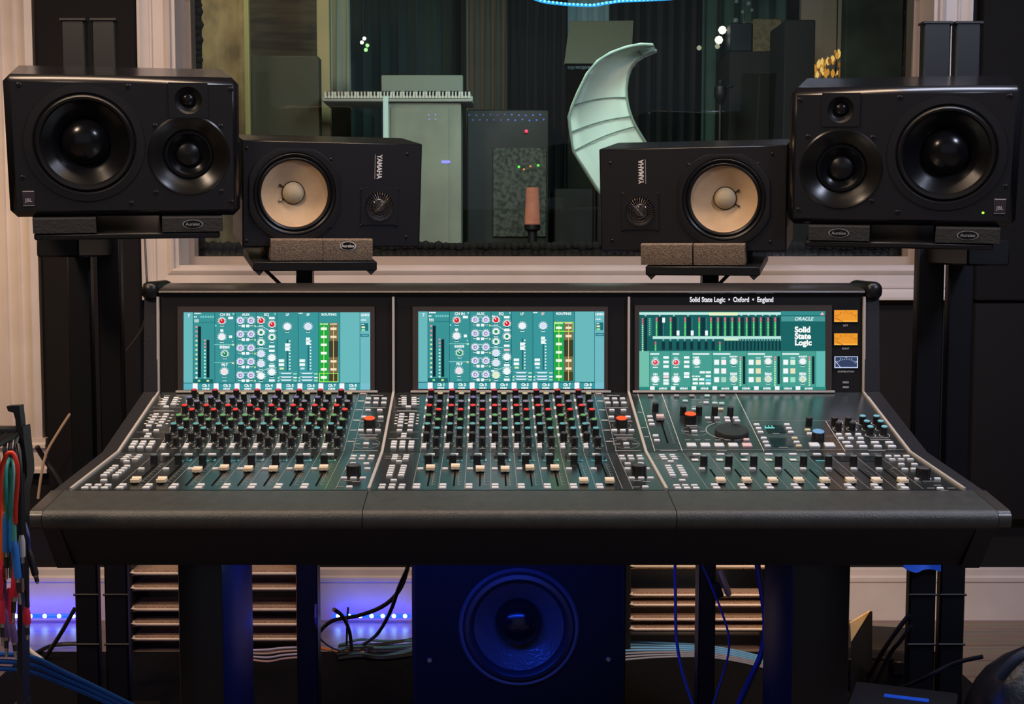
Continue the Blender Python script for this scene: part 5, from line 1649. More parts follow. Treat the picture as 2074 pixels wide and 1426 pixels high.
for j in range(nv + 1):
    f = j / nv
    for i in range(nu):
        a = 2 * math.pi * i / nu
        rr = (1 - abs(f) ** 5 * 0.75) * (1 + 0.05 * math.sin(3 * a + f * 4))
        x = 0.19 * rr * math.copysign(abs(math.cos(a)) ** 0.6, math.cos(a))
        y = 0.12 * rr * math.copysign(abs(math.sin(a)) ** 0.6, math.sin(a))
        vs.append((x, y, 0.29 * f * (1 + 0.08 * math.cos(a + 2.2))))
fs = [(j * nu + i, j * nu + (i + 1) % nu, (j + 1) * nu + (i + 1) % nu, (j + 1) * nu + i) for j in range(nv) for i in range(nu)]
fs += [tuple(range(nu))[::-1], tuple(nv * nu + i for i in range(nu))]
b.add(vs, fs)
b.build('bag_body', mat('bag_nylon', (0.016, 0.017, 0.020), 0.4, bump=(60, 0.5, 0.004)), bag)
b = MB()
b.tube([(1.06, 2.69, 0.265), (1.095, 2.66, 0.322), (1.17, 2.66, 0.330), (1.27, 2.68, 0.285)], 0.011, 10)
b.build('carry_handle', mat('handle_sheen', (0.05, 0.06, 0.075), 0.3), bag)
# lit cardboard flap beside the right pedestal
b = MB()
c0, c1, c2 = at(1722, 1262, 3.2), at(1762, 1238, 3.25), at(1724, 1300, 3.2)
b.add([c0, c1, c2, c0 + Vector((0, 0.006, 0)), c1 + Vector((0, 0.006, 0)), c2 + Vector((0, 0.006, 0))], [(0, 2, 1), (3, 4, 5), (0, 1, 4, 3), (1, 2, 5, 4), (2, 0, 3, 5)])
vv = [c2, c1, c1 + Vector((0.012, 0.02, -0.006)), Vector((c1.x + 0.01, c1.y, 0.008)), Vector((c2.x, c2.y, 0.008))]
b.add(vv, [(0, 1, 2, 3, 4)], 1)
b.build('cardboard_box', [mat('cardboard', (0.72, 0.50, 0.26), 0.7), m_black], label='small open cardboard box catching light beside the right pedestal', cat='box')
# loose black cables at the right
cable('slack_cable', 'black cable running up from the case towards the right stand', [(1745, 1400, 0), (1782, 1330, 3.15), (1811, 1285, 3.1), (1842, 1245, 3.08)], 0.0055, m_cbl, 'black cables at the right')
cable('slack_cable', 'black cable beside the one from the case to the right stand', [(1762, 1415, 0), (1800, 1330, 3.15), (1822, 1300, 3.1), (1846, 1268, 3.08)], 0.005, m_cbl, 'black cables at the right')
cable('slack_cable', 'black cable arching along the floor towards the black bag', [(1700, 1414, 0), (1780, 1404, 0), (1850, 1384, 2.95), (1930, 1345, 2.88), (1990, 1330, 2.84)], 0.005, m_cbl, 'black cables at the right')

# ------------------------------------------------------------------ patch leads at the left
HY = 1.80
hang = thing('cable_hanger', 'black upright cable hanger with a comb of pegs at the left edge', 'cable hanger', (at(42, 1000, HY).x, HY + 0.03, 0))
b = MB()
def P2(px, py, Y=HY):
    return at(px, py, Y)
ol = [(32, 868), (46, 864), (50, 905), (54, 935), (55, 960), (46, 1000), (44, 1120), (46, 1440), (34, 1440), (36, 1100), (38, 1000), (36, 930), (34, 900)]
f0 = [P2(x, y, HY + 0.02) for x, y in ol]
f1 = [v + Vector((0, 0.03, 0)) for v in f0]
n = len(ol)
b.add(f0 + f1, [tuple(range(n)), tuple(range(2 * n - 1, n - 1, -1))] + [(i, n + i, n + (i + 1) % n, (i + 1) % n) for i in range(n)])
b.box((f0[7].x - 0.05, HY - 0.05, 0.0), (f0[7].x + 0.05, HY + 0.12, 0.02))
b.box((f0[7].x - 0.012, HY + 0.02, 0.0), (f0[7].x + 0.002, HY + 0.05, f0[7].z + 0.01))
b.build('upright', m_black, hang)
b = MB()
hk = [(13, 823), (39, 822), (40, 835), (42, 850), (44, 880), (33, 880), (31, 850), (27, 836), (16, 833)]
f0 = [P2(x, y, HY + 0.025) for x, y in hk]
f1 = [v + Vector((0, 0.018, 0)) for v in f0]
n = len(hk)
b.add(f0 + f1, [tuple(range(n)), tuple(range(2 * n - 1, n - 1, -1))] + [(i, n + i, n + (i + 1) % n, (i + 1) % n) for i in range(n)])
b.build('hook', m_black, hang)
a_, c_ = P2(-40, 872, HY + 0.035), P2(46, 876, HY + 0.035)
b = MB()
b.rbox((a_.x, HY + 0.02, c_.z - 0.006), (c_.x, HY + 0.05, c_.z + 0.008), 0.003)
b.build('crossbar', m_black, hang)
for px in (-26, -12, 3, 14, 25):
    p = P2(px, 884, HY)
    b = MB()
    b.tube([(p.x, HY + 0.03, p.z), (p.x, HY - 0.03, p.z - 0.003), (p.x, HY - 0.09, p.z - 0.006), (p.x, HY - 0.10, p.z + 0.006)], 0.0035, 8, 0, False)
    b.build('peg', m_metal, hang)
    b = MB()
    q = P2(px + 3, 930, HY)
    b.tube([(p.x, HY + 0.02, p.z), (p.x + 0.002, HY + 0.005, (p.z + q.z) / 2), (q.x, HY + 0.01, q.z)], 0.003, 8)
    b.build('drop_wire', mat('drop_wire', (0.12, 0.12, 0.12), 0.35), hang)
m_plug = mat('plug_nickel', (0.62, 0.58, 0.54), 0.25, 0.9)
m_jack = mat('plug_black', (0.02, 0.02, 0.024), 0.35)
CORD = {'orange': (0.85, 0.11, 0.015), 'vermilion': (0.72, 0.04, 0.02), 'teal': (0.03, 0.30, 0.24), 'seafoam': (0.08, 0.36, 0.32), 'black': (0.015, 0.014, 0.016), 'red': (0.45, 0.015, 0.035), 'navy': (0.03, 0.045, 0.16), 'violet': (0.10, 0.05, 0.16)}
BOOT = {'blue': (0.02, 0.17, 0.55), 'red': (0.60, 0.02, 0.05), 'orange': (0.85, 0.13, 0.02), 'black': (0.015, 0.015, 0.018), 'steel': (0.5, 0.48, 0.46), 'violet': (0.14, 0.08, 0.22)}
def lead(label, cord, boot, path, ends, r=0.0031, bend=None):
    """a patch lead over its peg: cord, then boot, barrel and tip at each hanging end (x, y of boot top, boot foot, barrel foot, tip foot)"""
    p = at(path[0][0], path[0][1], HY)
    root = thing('patch_cable', label, 'patch cable', p, (0, 0, 0), 'patch leads on the hanger')
    b = MB()
    b.tube([at(x, y, Y) for x, y, Y in path], r, 10)
    b.build('cord', mat('cord_' + cord, CORD[cord], 0.4), root)
    for (x0, y0, x1, y1, y2, y3, Y) in ends:
        A, B_ = at(x0, y0, Y), at(x1, y1, Y)
        d = (B_ - A).normalized()
        b = MB()
        b.tube([A - d * 0.006, A, A + d * 0.004, B_ - d * 0.004, B_], [r * 1.05, r * 1.5, r * 1.75, r * 1.75, r * 1.6], 12, 0, False)
        b.build('boot', mat('boot_' + boot, BOOT[boot], 0.45), root)
        xx = x1 + (x1 - x0) * (y2 - y1) / max(1, y1 - y0)
        C_ = at(xx, y2, Y)
        D_ = at(xx + (x1 - x0) * (y3 - y2) / max(1, y1 - y0), y3, Y)
        b = MB()
        b.tube([B_, B_ + (C_ - B_) * 0.3], r * 1.25, 10, 0, False)
        b.tube([B_ + (C_ - B_) * 0.3, C_], r * 1.1, 10, 1, False)
        b.tube([C_, C_ + (D_ - C_) * 0.75], r * 0.8, 8, 0, False)
        b.tube([C_ + (D_ - C_) * 0.75, D_ - d * 0.003, D_], [r * 0.85, r * 0.85, r * 0.3], 8, 0, False)
        b.build('plug', [m_plug, m_jack], root)
lead('orange patch lead hanging at the very left edge, the thickest in colour', 'orange', 'orange', [(8, 1060, HY - 0.01), (2, 1000, HY - 0.01), (-2, 950, HY - 0.02), (-8, 918, HY - 0.03), (-16, 930, HY - 0.03), (-20, 1000, HY - 0.03)], [(6, 1045, 5, 1140, 1180, 1205, HY - 0.01)], 0.0036)
lead('vermilion patch lead looped highest over the hanger peg', 'vermilion', 'red', [(-4, 1080, HY - 0.05), (0, 1000, HY - 0.05), (4, 950, HY - 0.05), (12, 925, HY - 0.05), (20, 917, HY - 0.05), (29, 922, HY - 0.05), (35, 945, HY - 0.05), (35, 980, HY - 0.045), (32, 1020, HY - 0.04), (31, 1060, HY - 0.03)], [(31, 1170, 29, 1208, 1240, 1262, HY - 0.02), (-3, 1160, -3, 1195, 1220, 1240, HY - 0.03)], 0.0030)
lead('dark green patch lead with a long blue boot, leftmost of the green ones', 'teal', 'blue', [(16, 1060, HY - 0.02), (13, 1010, HY - 0.03), (11, 960, HY - 0.03), (15, 935, HY - 0.02), (18, 930, HY), (20, 940, HY + 0.01), (21, 1000, HY + 0.015)], [(13, 1047, 13, 1118, 1150, 1175, HY - 0.02)], 0.0030)
lead('pale green patch lead ending in the lowest blue boot', 'seafoam', 'blue', [(30, 1110, HY - 0.03), (28, 1050, HY - 0.03), (27, 990, HY - 0.03), (28, 945, HY - 0.02), (23, 932, HY), (19, 945, HY + 0.01), (18, 1000, HY + 0.01)], [(29, 1103, 36, 1171, 1200, 1225, HY - 0.03)], 0.0030)
lead('mid green patch lead behind the red loop, with a red boot below', 'teal', 'red', [(22, 1170, HY + 0.005), (21, 1060, HY), (20, 980, HY - 0.01), (19, 940, HY - 0.01), (16, 932, HY), (8, 945, HY + 0.01), (7, 1100, HY + 0.01)], [(19, 1200, 16, 1268, 1300, 1325, HY + 0.005)], 0.0028)
lead('black patch lead with a nickel barrel, hanging clear on the right', 'black', 'steel', [(44, 1092, HY - 0.02), (43, 1030, HY - 0.02), (42, 960, HY - 0.02), (40, 920, HY - 0.01), (36, 900, HY)], [(44, 1092, 45, 1128, 1170, 1200, HY - 0.02)], 0.0026)
lead('dark patch lead with a red boot reaching lowest on the right', 'black', 'red', [(56, 1230, HY + 0.01), (53, 1180, HY + 0.01), (50, 1120, HY), (47, 1040, HY), (45, 960, HY)], [(54, 1238, 55, 1264, 1285, 1296, HY + 0.01)], 0.0030)
lead('crimson patch lead hanging left of the black lead', 'red', 'violet', [(26, 1270, HY - 0.01), (27, 1200, HY - 0.01), (26, 1120, HY), (24, 1000, HY + 0.015)], [(26, 1270, 29, 1300, 1318, 1335, HY - 0.01)], 0.0028)
lead('violet patch lead in the lowest bunch at the left edge', 'violet', 'violet', [(10, 1240, HY), (9, 1180, HY), (8, 1100, HY + 0.02), (6, 1000, HY + 0.02)], [(10, 1240, 12, 1290, 1312, 1332, HY)], 0.0028)
lead('navy patch lead whose tip ends just under the armrest corner', 'navy', 'black', [(60, 1120, HY + 0.02), (58, 1105, HY + 0.02), (57, 1085, HY + 0.02), (50, 1060, HY + 0.03)], [(60, 1120, 72, 1165, 1178, 1183, HY + 0.02)], 0.0028)
lead('crimson patch lead at the far left, its boot beside the orange one', 'red', 'red', [(2, 1240, HY - 0.03), (3, 1190, HY - 0.03), (4, 1120, HY - 0.01), (2, 1000, HY + 0.01)], [(2, 1215, 4, 1262, 1290, 1310, HY - 0.03)], 0.0028)

# ------------------------------------------------------------------ live room behind the window
LB = 7.6
structure('wall_far', MB().box((-3.4, LB, 0), (3.6, LB + 0.1, 3.2)), mat('far_wall_paint', (0.10, 0.115, 0.10), 0.8, vary=(3, (0.055, 0.07, 0.065))))
structure('wall_far_left', MB().box((-3.4, LIVE, 0), (-3.3, LB, 3.2)), mat('brown_wall', (0.16, 0.13, 0.085), 0.8))
structure('wall_far_right', MB().box((3.5, LIVE, 0), (3.6, LB, 3.2)), mat('brown_wall', (0.16, 0.13, 0.085), 0.8))
structure('ceiling_far', MB().box((-3.4, LIVE, 3.1), (3.6, LB, 3.2)), mat('far_ceiling', (0.06, 0.06, 0.055), 0.9))

# egg-crate foam between the panes
def foam_strip(x0, x1, z0, z1, y, label, seed):
    q = random.Random(seed)
    b = MB()
    horizontal = (x1 - x0) > (z1 - z0)
    step = 0.022
    nx, nz = max(2, round((x1 - x0) / step)), max(2, round((z1 - z0) / step))
    b.box((x0, y + 0.012, z0), (x1, y + 0.035, z1))
    for i in range(nx):
        for j in range(nz):
            cx, cz = x0 + (i + 0.5) * (x1 - x0) / nx, z0 + (j + 0.5) * (z1 - z0) / nz
            M0 = b.M
            b.M = Matrix.Translation((cx + q.uniform(-.003, .003), y + 0.014, cz + q.uniform(-.003, .003))) @ TOV
            k = q.uniform(0.8, 1.2)
            b.lathe([(0.0155 * k, -0.004), (0.0135 * k, 0.006), (0.008 * k, 0.015), (0.0001, 0.018)], 8, 0, False, False)
            b.M = M0
    return b.build('foam_strip', m_foam_dark, label=label, cat='acoustic foam', group='foam strips inside the window')
FY = W + 0.215
q0 = at(383, 300, FY).x
foam_strip(q0, at(408, 300, FY).x, WZ0 + 0.01, WZ1, FY, 'bumpy dark foam strip inside the window along its left side', 1)
foam_strip(at(1842, 300, FY).x, WX1 - 0.013, WZ0 + 0.01, WZ1, FY, 'bumpy dark foam strip inside the window along its right side', 2)
foam_strip(at(410, 500, FY).x, at(1840, 500, FY).x, WZ0 + 0.01, at(900, 492, FY).z, FY, 'bumpy dark foam strip inside the window along its bottom', 3)

def px_box(x0, y0, x1, y1, Y, dep, r=0.004):
    """box whose front face at depth Y spans the measured picture rectangle"""
    a_, c_ = at(x0, y0, Y), at(x1, y1, Y)
    b = MB()
    b.rbox((a_.x, Y, min(a_.z, c_.z)), (c_.x, Y + dep, max(a_.z, c_.z)), r, 0, 1)
    return b
def gobo(x0, y0, x1, Y, dep, m, name, label, cat, z0=0.0, group=None, y1=None):
    a_, c_ = at(x0, y0, Y), at(x1, y0, Y)
    b = MB()
    zb_ = z0 if y1 is None else at(x0, y1, Y).z
    b.rbox((a_.x, Y, zb_), (c_.x, Y + dep, a_.z), 0.004, 0, 1)
    return b.build(name, m, label=label, cat=cat, group=group)
m_tanwood = mat('tan_boards', (0.40, 0.31, 0.17), 0.7, vary=(14, (0.20, 0.15, 0.085)), aniso=(1, 1, 0.6))
m_olive = mat('olive_post', (0.42, 0.38, 0.17), 0.6)
gobo(380, -60, 494, 5.7, 0.06, m_tanwood, 'wood_panel', 'tall mottled tan wood panel at the left end of the window', 'wall panel')
gobo(492, -60, 502, 5.62, 0.04, m_olive, 'post', 'thin olive post at the right edge of the tan wood panel', 'post', group='posts beyond the glass')
gobo(640, -60, 666, 6.0, 0.06, mat('tan_post', (0.50, 0.40, 0.22), 0.6), 'post', 'wide tan post to the right of the dark brown absorber', 'post', group='posts beyond the glass')
gobo(504, -60, 640, 6.3, 0.05, mat('brown_cloth_wall', (0.12, 0.095, 0.065), 0.9, vary=(8, (0.05, 0.042, 0.032)), aniso=(0.4, 1, 3)), 'absorber', 'dark streaky brown absorber behind the tan post, reaching the top', 'absorber', group='absorbers beyond the glass')
gobo(507, 113, 645, 5.75, 0.10, mat('dark_olive_cloth', (0.085, 0.080, 0.055), 0.9, bump=(90, 0.4, 0.004)), 'absorber', 'dark olive absorber standing just above the left nearfield monitor', 'absorber', group='absorbers beyond the glass')

def curtain(x0, x1, y0, Y, folds, amp, m, label, zb=0.05, group='curtains in the live room', y1=None):
    a_, c_ = at(x0, y0, Y), at(x1, y0, Y)
    n = folds * 8
    q = random.Random(int(x0))
    zt = a_.z
    if y1 is not None:
        zb = at(x0, y1, Y).z
    vs = []
    ph = [q.uniform(0.7, 1.3) for _ in range(folds + 1)]
    for j in range(7):
        f = j / 6
        for i in range(n + 1):
            u = i / n
            a = 2 * math.pi * folds * u
            k = amp * ph[int(u * folds)] * (0.6 + 0.4 * f)
            vs.append((a_.x + (c_.x - a_.x) * u + 0.3 * k * math.sin(a * 2 + f), Y + k * math.sin(a), zt + (zb - zt) * f))
    fs = [(j * (n + 1) + i, (j + 1) * (n + 1) + i, (j + 1) * (n + 1) + i + 1, j * (n + 1) + i + 1) for j in range(6) for i in range(n)]
    b = MB()
    b.add(vs, fs)
    o = b.build('curtain', m, label=label, cat='curtain', group=group)
    sol = o.modifiers.new('thickness', 'SOLIDIFY')
    sol.thickness = 0.004
    return o
m_cur = mat('curtain_black', (0.030, 0.032, 0.034), 0.7)
m_cur_br = mat('curtain_umber', (0.14, 0.125, 0.10), 0.8)
m_cur_pale = mat('curtain_pale', (0.42, 0.45, 0.38), 0.8)
m_cur_teal = mat('curtain_teal', (0.035, 0.065, 0.062), 0.8)
m_cur_blue = mat('curtain_blue_white', (0.42, 0.52, 0.58), 0.7)
curtain(668, 708, -60, 6.4, 2, 0.02, m_cur_pale, 'pale grey-green curtain beside the tan post', y1=195)
curtain(708, 960, -60, 6.9, 7, 0.03, m_cur_teal, 'dark teal curtain behind the keyboard')
curtain(945, 1030, -60, 6.5, 4, 0.03, m_cur_br, 'umber brown curtain between the teal and the black ones')
curtain(1022, 1150, -60, 6.55, 7, 0.03, m_cur, 'black curtain left of the music stand')
curtain(1105, 1245, -60, 6.75, 6, 0.025, m_cur_blue, 'bluish white curtain glimpsed around the music stand', y1=140)
curtain(1235, 1440, -60, 6.7, 9, 0.03, m_cur, 'black curtain behind the pale green crescent')
curtain(1425, 1600, -60, 6.6, 5, 0.04, mat('curtain_sea_green', (0.07, 0.125, 0.11), 0.8), 'sea green curtain behind the microphone')

# keyboard on a pale cabinet
KYY = 5.6
kb = thing('keyboard', 'electronic keyboard with white keys resting on the pale cabinet', 'keyboard', at(800, 200, KYY))
a_, c_ = at(652, 196, KYY), at(958, 206, KYY)
b = MB()
b.rbox((a_.x, KYY, c_.z), (c_.x, KYY + 0.26, a_.z + 0.004), 0.004, 0, 1)
b.build('key_bed', mat('keyboard_grey', (0.45, 0.47, 0.42), 0.5), kb)
b = MB()
nk = 45
wk = (c_.x - a_.x - 0.02) / nk
for k in range(nk):
    x = a_.x + 0.01 + wk * k
    b.box((x + 0.0012, KYY - 0.006, a_.z - 0.006), (x + wk - 0.0012, KYY + 0.13, a_.z + 0.020), 0)
    if k % 7 in (0, 1, 3, 4, 5):
        b.box((x + wk * 0.7, KYY + 0.045, a_.z + 0.020), (x + wk * 1.3, KYY + 0.13, a_.z + 0.030), 1)
        b.box((x + wk * 0.75, KYY - 0.0075, a_.z + 0.004), (x + wk * 1.25, KYY + 0.0, a_.z + 0.0205), 1)
b.build('keys', [mat('key_white', (0.72, 0.72, 0.66), 0.4), m_gloss], kb)
b = MB()
b.rbox((a_.x, KYY + 0.14, a_.z), (c_.x, KYY + 0.26, a_.z + 0.03), 0.004, 0, 1)
b.build('control_panel', mat('keyboard_dark', (0.05, 0.055, 0.05), 0.4), kb)
cab = thing('cabinet', 'tall pale grey-green cabinet under the keyboard', 'cabinet', (at(860, 300, KYY).x, KYY + 0.15, 0))
a_, c_ = at(786, 208, KYY + 0.02), at(934, 208, KYY + 0.02)
MB().rbox((a_.x, KYY + 0.02, 0.0), (c_.x, KYY + 0.4, a_.z), 0.004, 0, 1).build('carcass', mat('cabinet_sage', (0.36, 0.38, 0.31), 0.6, vary=(5, (0.27, 0.29, 0.24))), cab)
d_ = at(908, 208, KYY).x
MB().rbox((a_.x + 0.012, KYY + 0.012, 0.05), (d_, KYY + 0.0195, a_.z - 0.02), 0.002, 0, 1).build('door', MATS['cabinet_sage'], cab)
a_, c_ = at(772, 152, KYY + 0.3), at(938, 188, KYY + 0.3)
b = MB()
b.rbox((a_.x, KYY + 0.30, c_.z - 0.01), (c_.x, KYY + 0.33, a_.z), 0.004, 0, 1)
b.build('music_rest', mat('rest_grey', (0.26, 0.30, 0.26), 0.6), label='pale upright board behind the keyboard', cat='board')
p = at(781, 195, KYY - 0.08)
z1 = p.z
b = MB()
b.tube([(p.x, KYY - 0.08, 0.0), (p.x, KYY - 0.08, z1)], 0.011, 10, 0, False)
b.build('tube_light', glow('tube_pale', (0.40, 0.58, 0.50), 0.9), label='slim pale light tube standing at the left side of the cabinet', cat='tube light')
# pin lights
def pin_lights(pts, r, m, name, label, group):
    for k, (px, py, Y) in enumerate(pts):
        p = at(px, py, Y)
        b = MB()
        b.M = Matrix.Translation(p)
        b.lathe([(0.0001, -r), (r * 0.7, -r * 0.7), (r, 0), (r * 0.7, r * 0.7), (0.0001, r)], 10, 0, False, False)
        b.M = I4.copy()
        b.tube([(p.x, p.y, p.z + r * 0.9), (p.x, p.y, 3.1)], 0.002, 5, 1, False)
        b.build(name, [m, m_black], label=label, cat='light', group=group)
pin_lights([(738, 78, 6.7), (733, 86, 6.7)], 0.010, glow('bulb_white', (0.9, 1.0, 0.8), 1.6), 'bulb', 'white bulb of the small cluster left of the hanging teal curtain', 'white bulbs at the left')
pin_lights([(744, 92, 6.7), (741, 101, 6.7)], 0.010, glow('bulb_green', (0.42, 0.85, 0.30), 1.3), 'bulb', 'green bulb just below the white bulbs of the small cluster', 'green bulbs at the left')
# electronics rack with indicator lights
RY = 6.0
a_, c_ = at(946, 222, RY), at(1112, 222, RY)
rack = thing('electronics_rack', 'dark rack of electronics with a row of blue lights', 'electronics rack', ((a_.x + c_.x) / 2, RY + 0.2, 0))
MB().rbox((a_.x, RY, 0.0), (c_.x, RY + 0.45, a_.z), 0.005, 0, 1).build('housing', mat('rack_black', (0.018, 0.022, 0.022), 0.5), rack)
a2, c2 = at(998, 300, RY), at(1106, 480, RY)
MB().rbox((a2.x, RY - 0.012, c2.z), (c2.x, RY - 0.0005, a2.z), 0.003, 0, 1).build('speckled_front', mat('speckled_grey', (0.15, 0.16, 0.14), 0.7, vary=(60, (0.04, 0.045, 0.042))), rack)
rb = random.Random(11)
for k in range(22):
    p = at(950 + 7.2 * k, 233 + (10 if k % 2 else 0) + rb.uniform(-1, 1), RY)
    b = MB()
    b.M = Matrix.Translation((p.x, RY, p.z)) @ TOV
    b.lathe([(0.0042, 0), (0.0036, 0.003), (0.0001, 0.004)], 8, 0, False, False)
    b.build('indicator', glow('dim_blue', (0.10, 0.16, 0.75), 0.9) if k > 10 else glow('dimmer_blue', (0.10, 0.12, 0.40), 0.6), rack)
for px, py, m, r in ((1066, 266, glow('rack_red', (0.95, 0.03, 0.12), 1.4), 0.008), (1051, 338, glow('rack_green', (0.10, 0.75, 0.06), 1.2), 0.006), (1061, 343, glow('rack_orange', (0.9, 0.28, 0.03), 1.0), 0.0045), (1074, 337, glow('rack_orange', (0.9, 0.28, 0.03), 1.0), 0.0045), (1090, 335, glow('rack_green', (0.10, 0.75, 0.06), 1.2), 0.006)):
    p = at(px, py, RY - 0.012)
    b = MB()
    b.M = Matrix.Translation((p.x, RY - 0.012, p.z)) @ TOV
    b.lathe([(r, 0), (r * 0.9, 0.003), (0.0001, 0.004)], 10, 0, False, False)
    b.build('indicator', m, rack)
for px, py in ((868, 233), (882, 233), (869, 242), (882, 242)):
    p = at(px, py, KYY + 0.012)
    b = MB()
    b.M = Matrix.Translation((p.x, KYY + 0.0125, p.z)) @ TOV
    b.lathe([(0.004, 0), (0.0036, 0.003), (0.0001, 0.004)], 8, 0, False, False)
    b.build('indicator', glow('faint_violet_blue', (0.30, 0.32, 0.75), 0.8), cab)
p = at(903, 328, KYY + 0.012)
b = MB()
b.M = Matrix.Translation((p.x, KYY + 0.0125, p.z)) @ TOV
b.rbox((-0.018, -0.006, 0), (0.018, 0.006, 0.004), 0.002, 0, 1)
b.build('indicator', glow('bright_violet_blue', (0.25, 0.25, 1.0), 1.4), cab)
# added glowing salmon shape, stands in for a leg reflected in the glass
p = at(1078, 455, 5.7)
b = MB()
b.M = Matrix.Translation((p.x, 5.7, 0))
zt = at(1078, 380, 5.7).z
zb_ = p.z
reflection = thing('leg_reflection', 'glowing salmon pink stand-in for a leg reflected in the glass, in front of the electronics rack', 'reflection', (p.x, 5.7, 0))
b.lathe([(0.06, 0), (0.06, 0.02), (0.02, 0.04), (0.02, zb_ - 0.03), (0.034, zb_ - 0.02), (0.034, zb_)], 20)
b.build('base', m_black, reflection)
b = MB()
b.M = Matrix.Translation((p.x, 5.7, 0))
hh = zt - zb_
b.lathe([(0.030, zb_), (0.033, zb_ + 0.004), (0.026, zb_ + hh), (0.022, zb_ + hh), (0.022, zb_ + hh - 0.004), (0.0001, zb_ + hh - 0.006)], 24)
b.build('reflection_body', mat('salmon_reflection', (0.45, 0.18, 0.12), 0.7, emit=(0.32, 0.105, 0.065), es=0.5, vary=(20, (0.30, 0.10, 0.06))), reflection)

# music stand
MY = 5.5
ms = thing('music_stand', 'music stand with a wide olive desk, standing above the green crescent', 'music stand', (at(1212, 100, MY).x, MY + 0.1, 0))
c4 = [at(1154, 43, MY + 0.12), at(1283, 42, MY + 0.12), at(1278, 134, MY), at(1142, 134, MY)]
b = MB()
nn = Vector((0, 0.006, 0.002))
b.add(c4 + [v + nn for v in c4], [(0, 3, 2, 1), (4, 5, 6, 7), (0, 1, 5, 4), (1, 2, 6, 5), (2, 3, 7, 6), (3, 0, 4, 7)])
b.add([c4[3], c4[2], c4[2] + Vector((0, -0.05, 0.004)), c4[3] + Vector((0, -0.05, 0.004))], [(0, 1, 2, 3), (3, 2, 1, 0)])
b.build('desk', mat('stand_desk', (0.07, 0.062, 0.04), 0.6, bump=(120, 0.4, 0.003)), ms)
xm = (c4[2].x + c4[3].x) / 2
b = MB()
b.tube([(xm, MY + 0.08, 0.25), (xm, MY + 0.08, c4[2].z + 0.06)], 0.011, 10, 0, False)
b.build('pole', m_metal, ms)
for k in range(3):
    a = R(90 + 120 * k)
    b = MB()
    b.tube([(xm, MY + 0.08, 0.30), (xm + 0.28 * math.cos(a), MY + 0.08 + 0.28 * math.sin(a), 0.012)], 0.009, 8, 0, False)
    b.build('leg', m_metal, ms)

# pale green crescent, a curved fabric shell on a stand
CRY = 5.1
outer = [(1322, 92), (1298, 91), (1268, 97), (1238, 108), (1212, 124), (1190, 150), (1172, 186), (1160, 214), (1153, 236), (1156, 268), (1162, 306), (1184, 342), (1208, 380), (1222, 400)]
inner = [(1330, 102), (1316, 108), (1302, 114), (1288, 124), (1278, 138), (1272, 156), (1269, 178), (1270, 198), (1273, 216), (1279, 236), (1288, 256), (1300, 276), (1310, 292), (1322, 312)]
cr = thing('crescent_reflector', 'big pale green crescent shaped fabric shell with dark seams', 'reflector', (at(1200, 300, CRY).x, CRY + 0.1, 0))
n = len(outer)
m_ = 6
vs = []
for k in range(n):
    for j in range(m_ + 1):
        f = j / m_
        px = outer[k][0] + (inner[k][0] - outer[k][0]) * f
        py = outer[k][1] + (inner[k][1] - outer[k][1]) * f
        vs.append(at(px, py, CRY + 0.16 * (1 - (2 * f - 1) ** 2) * 0.5 + 0.10 * f))
b = MB()
b.add(vs, [(k * (m_ + 1) + j, (k + 1) * (m_ + 1) + j, (k + 1) * (m_ + 1) + j + 1, k * (m_ + 1) + j + 1) for k in range(n - 1) for j in range(m_)])
o = b.build('shell', mat('pale_green_fabric', (0.80, 0.90, 0.80), 0.7, bump=(30, 0.15, 0.004)), cr)
sol = o.modifiers.new('thickness', 'SOLIDIFY')
sol.thickness = 0.008
m_seam = mat('seam_dark', (0.16, 0.22, 0.19), 0.6)
for k, f0 in ((2, 0), (7, 0), (9, 0), (10, 0)):
    b = MB()
    b.tube([vs[k * (m_ + 1) + j] + Vector((0, -0.007, 0.010 * math.sin(math.pi * j / m_))) for j in range(m_ + 1)], 0.0022, 6)
    b.build('seam', m_seam, cr)
for side in (0, m_):
    b = MB()
    b.tube([vs[k * (m_ + 1) + side] + Vector((0, -0.004, 0)) for k in range(n)], 0.0045, 8)
    b.build('rim', mat('rim_sage', (0.26, 0.34, 0.29), 0.5), cr)
pe = vs[(n - 1) * (m_ + 1) + m_ // 2]
b = MB()
b.tube([pe + Vector((0, 0.02, 0.02)), (pe.x, pe.y + 0.02, 0.0)], 0.012, 10, 0, False)
b.build('pole', m_metal, cr)
b = MB()
b.rbox((pe.x - 0.15, pe.y - 0.13, 0), (pe.x + 0.15, pe.y + 0.17, 0.015), 0.004, 0, 1)
b.build('base_plate', m_metal, cr)
# shelves glimpsed behind its hollow
for (x0, y0, x1, y1) in ((1270, 175, 1320, 184), (1272, 199, 1320, 208), (1112, 183, 1142, 190)):
    pass

# microphone on its stand, bulbs, boxes at the right
p = at(1459, 185, 5.9)
mc = thing('microphone', 'black microphone on a stand in front of the sea green curtain', 'microphone', (p.x, 5.9, 0))
b = MB()
b.M = Matrix.Translation((p.x, 5.9, p.z))
b.lathe([(0.0001, 0.050), (0.012, 0.046), (0.016, 0.03), (0.026, 0.020), (0.028, -0.01), (0.022, -0.035), (0.012, -0.05), (0.010, -0.06)], 20)
b.tube([(0.02, 0, 0.012), (0.05, 0, 0.022), (0.058, 0, 0.020)], 0.006, 8)
b.build('capsule', m_black, mc)
b = MB()
b.tube([(p.x, 5.9, p.z - 0.055), (p.x, 5.9, 0.02)], 0.010, 10, 0, False)
b.build('pole', m_black, mc)
b = MB()
b.M = Matrix.Translation((p.x, 5.9, 0))
b.lathe([(0.14, 0), (0.14, 0.012), (0.02, 0.022), (0.012, 0.05)], 28)
b.build('base_plate', m_black, mc)
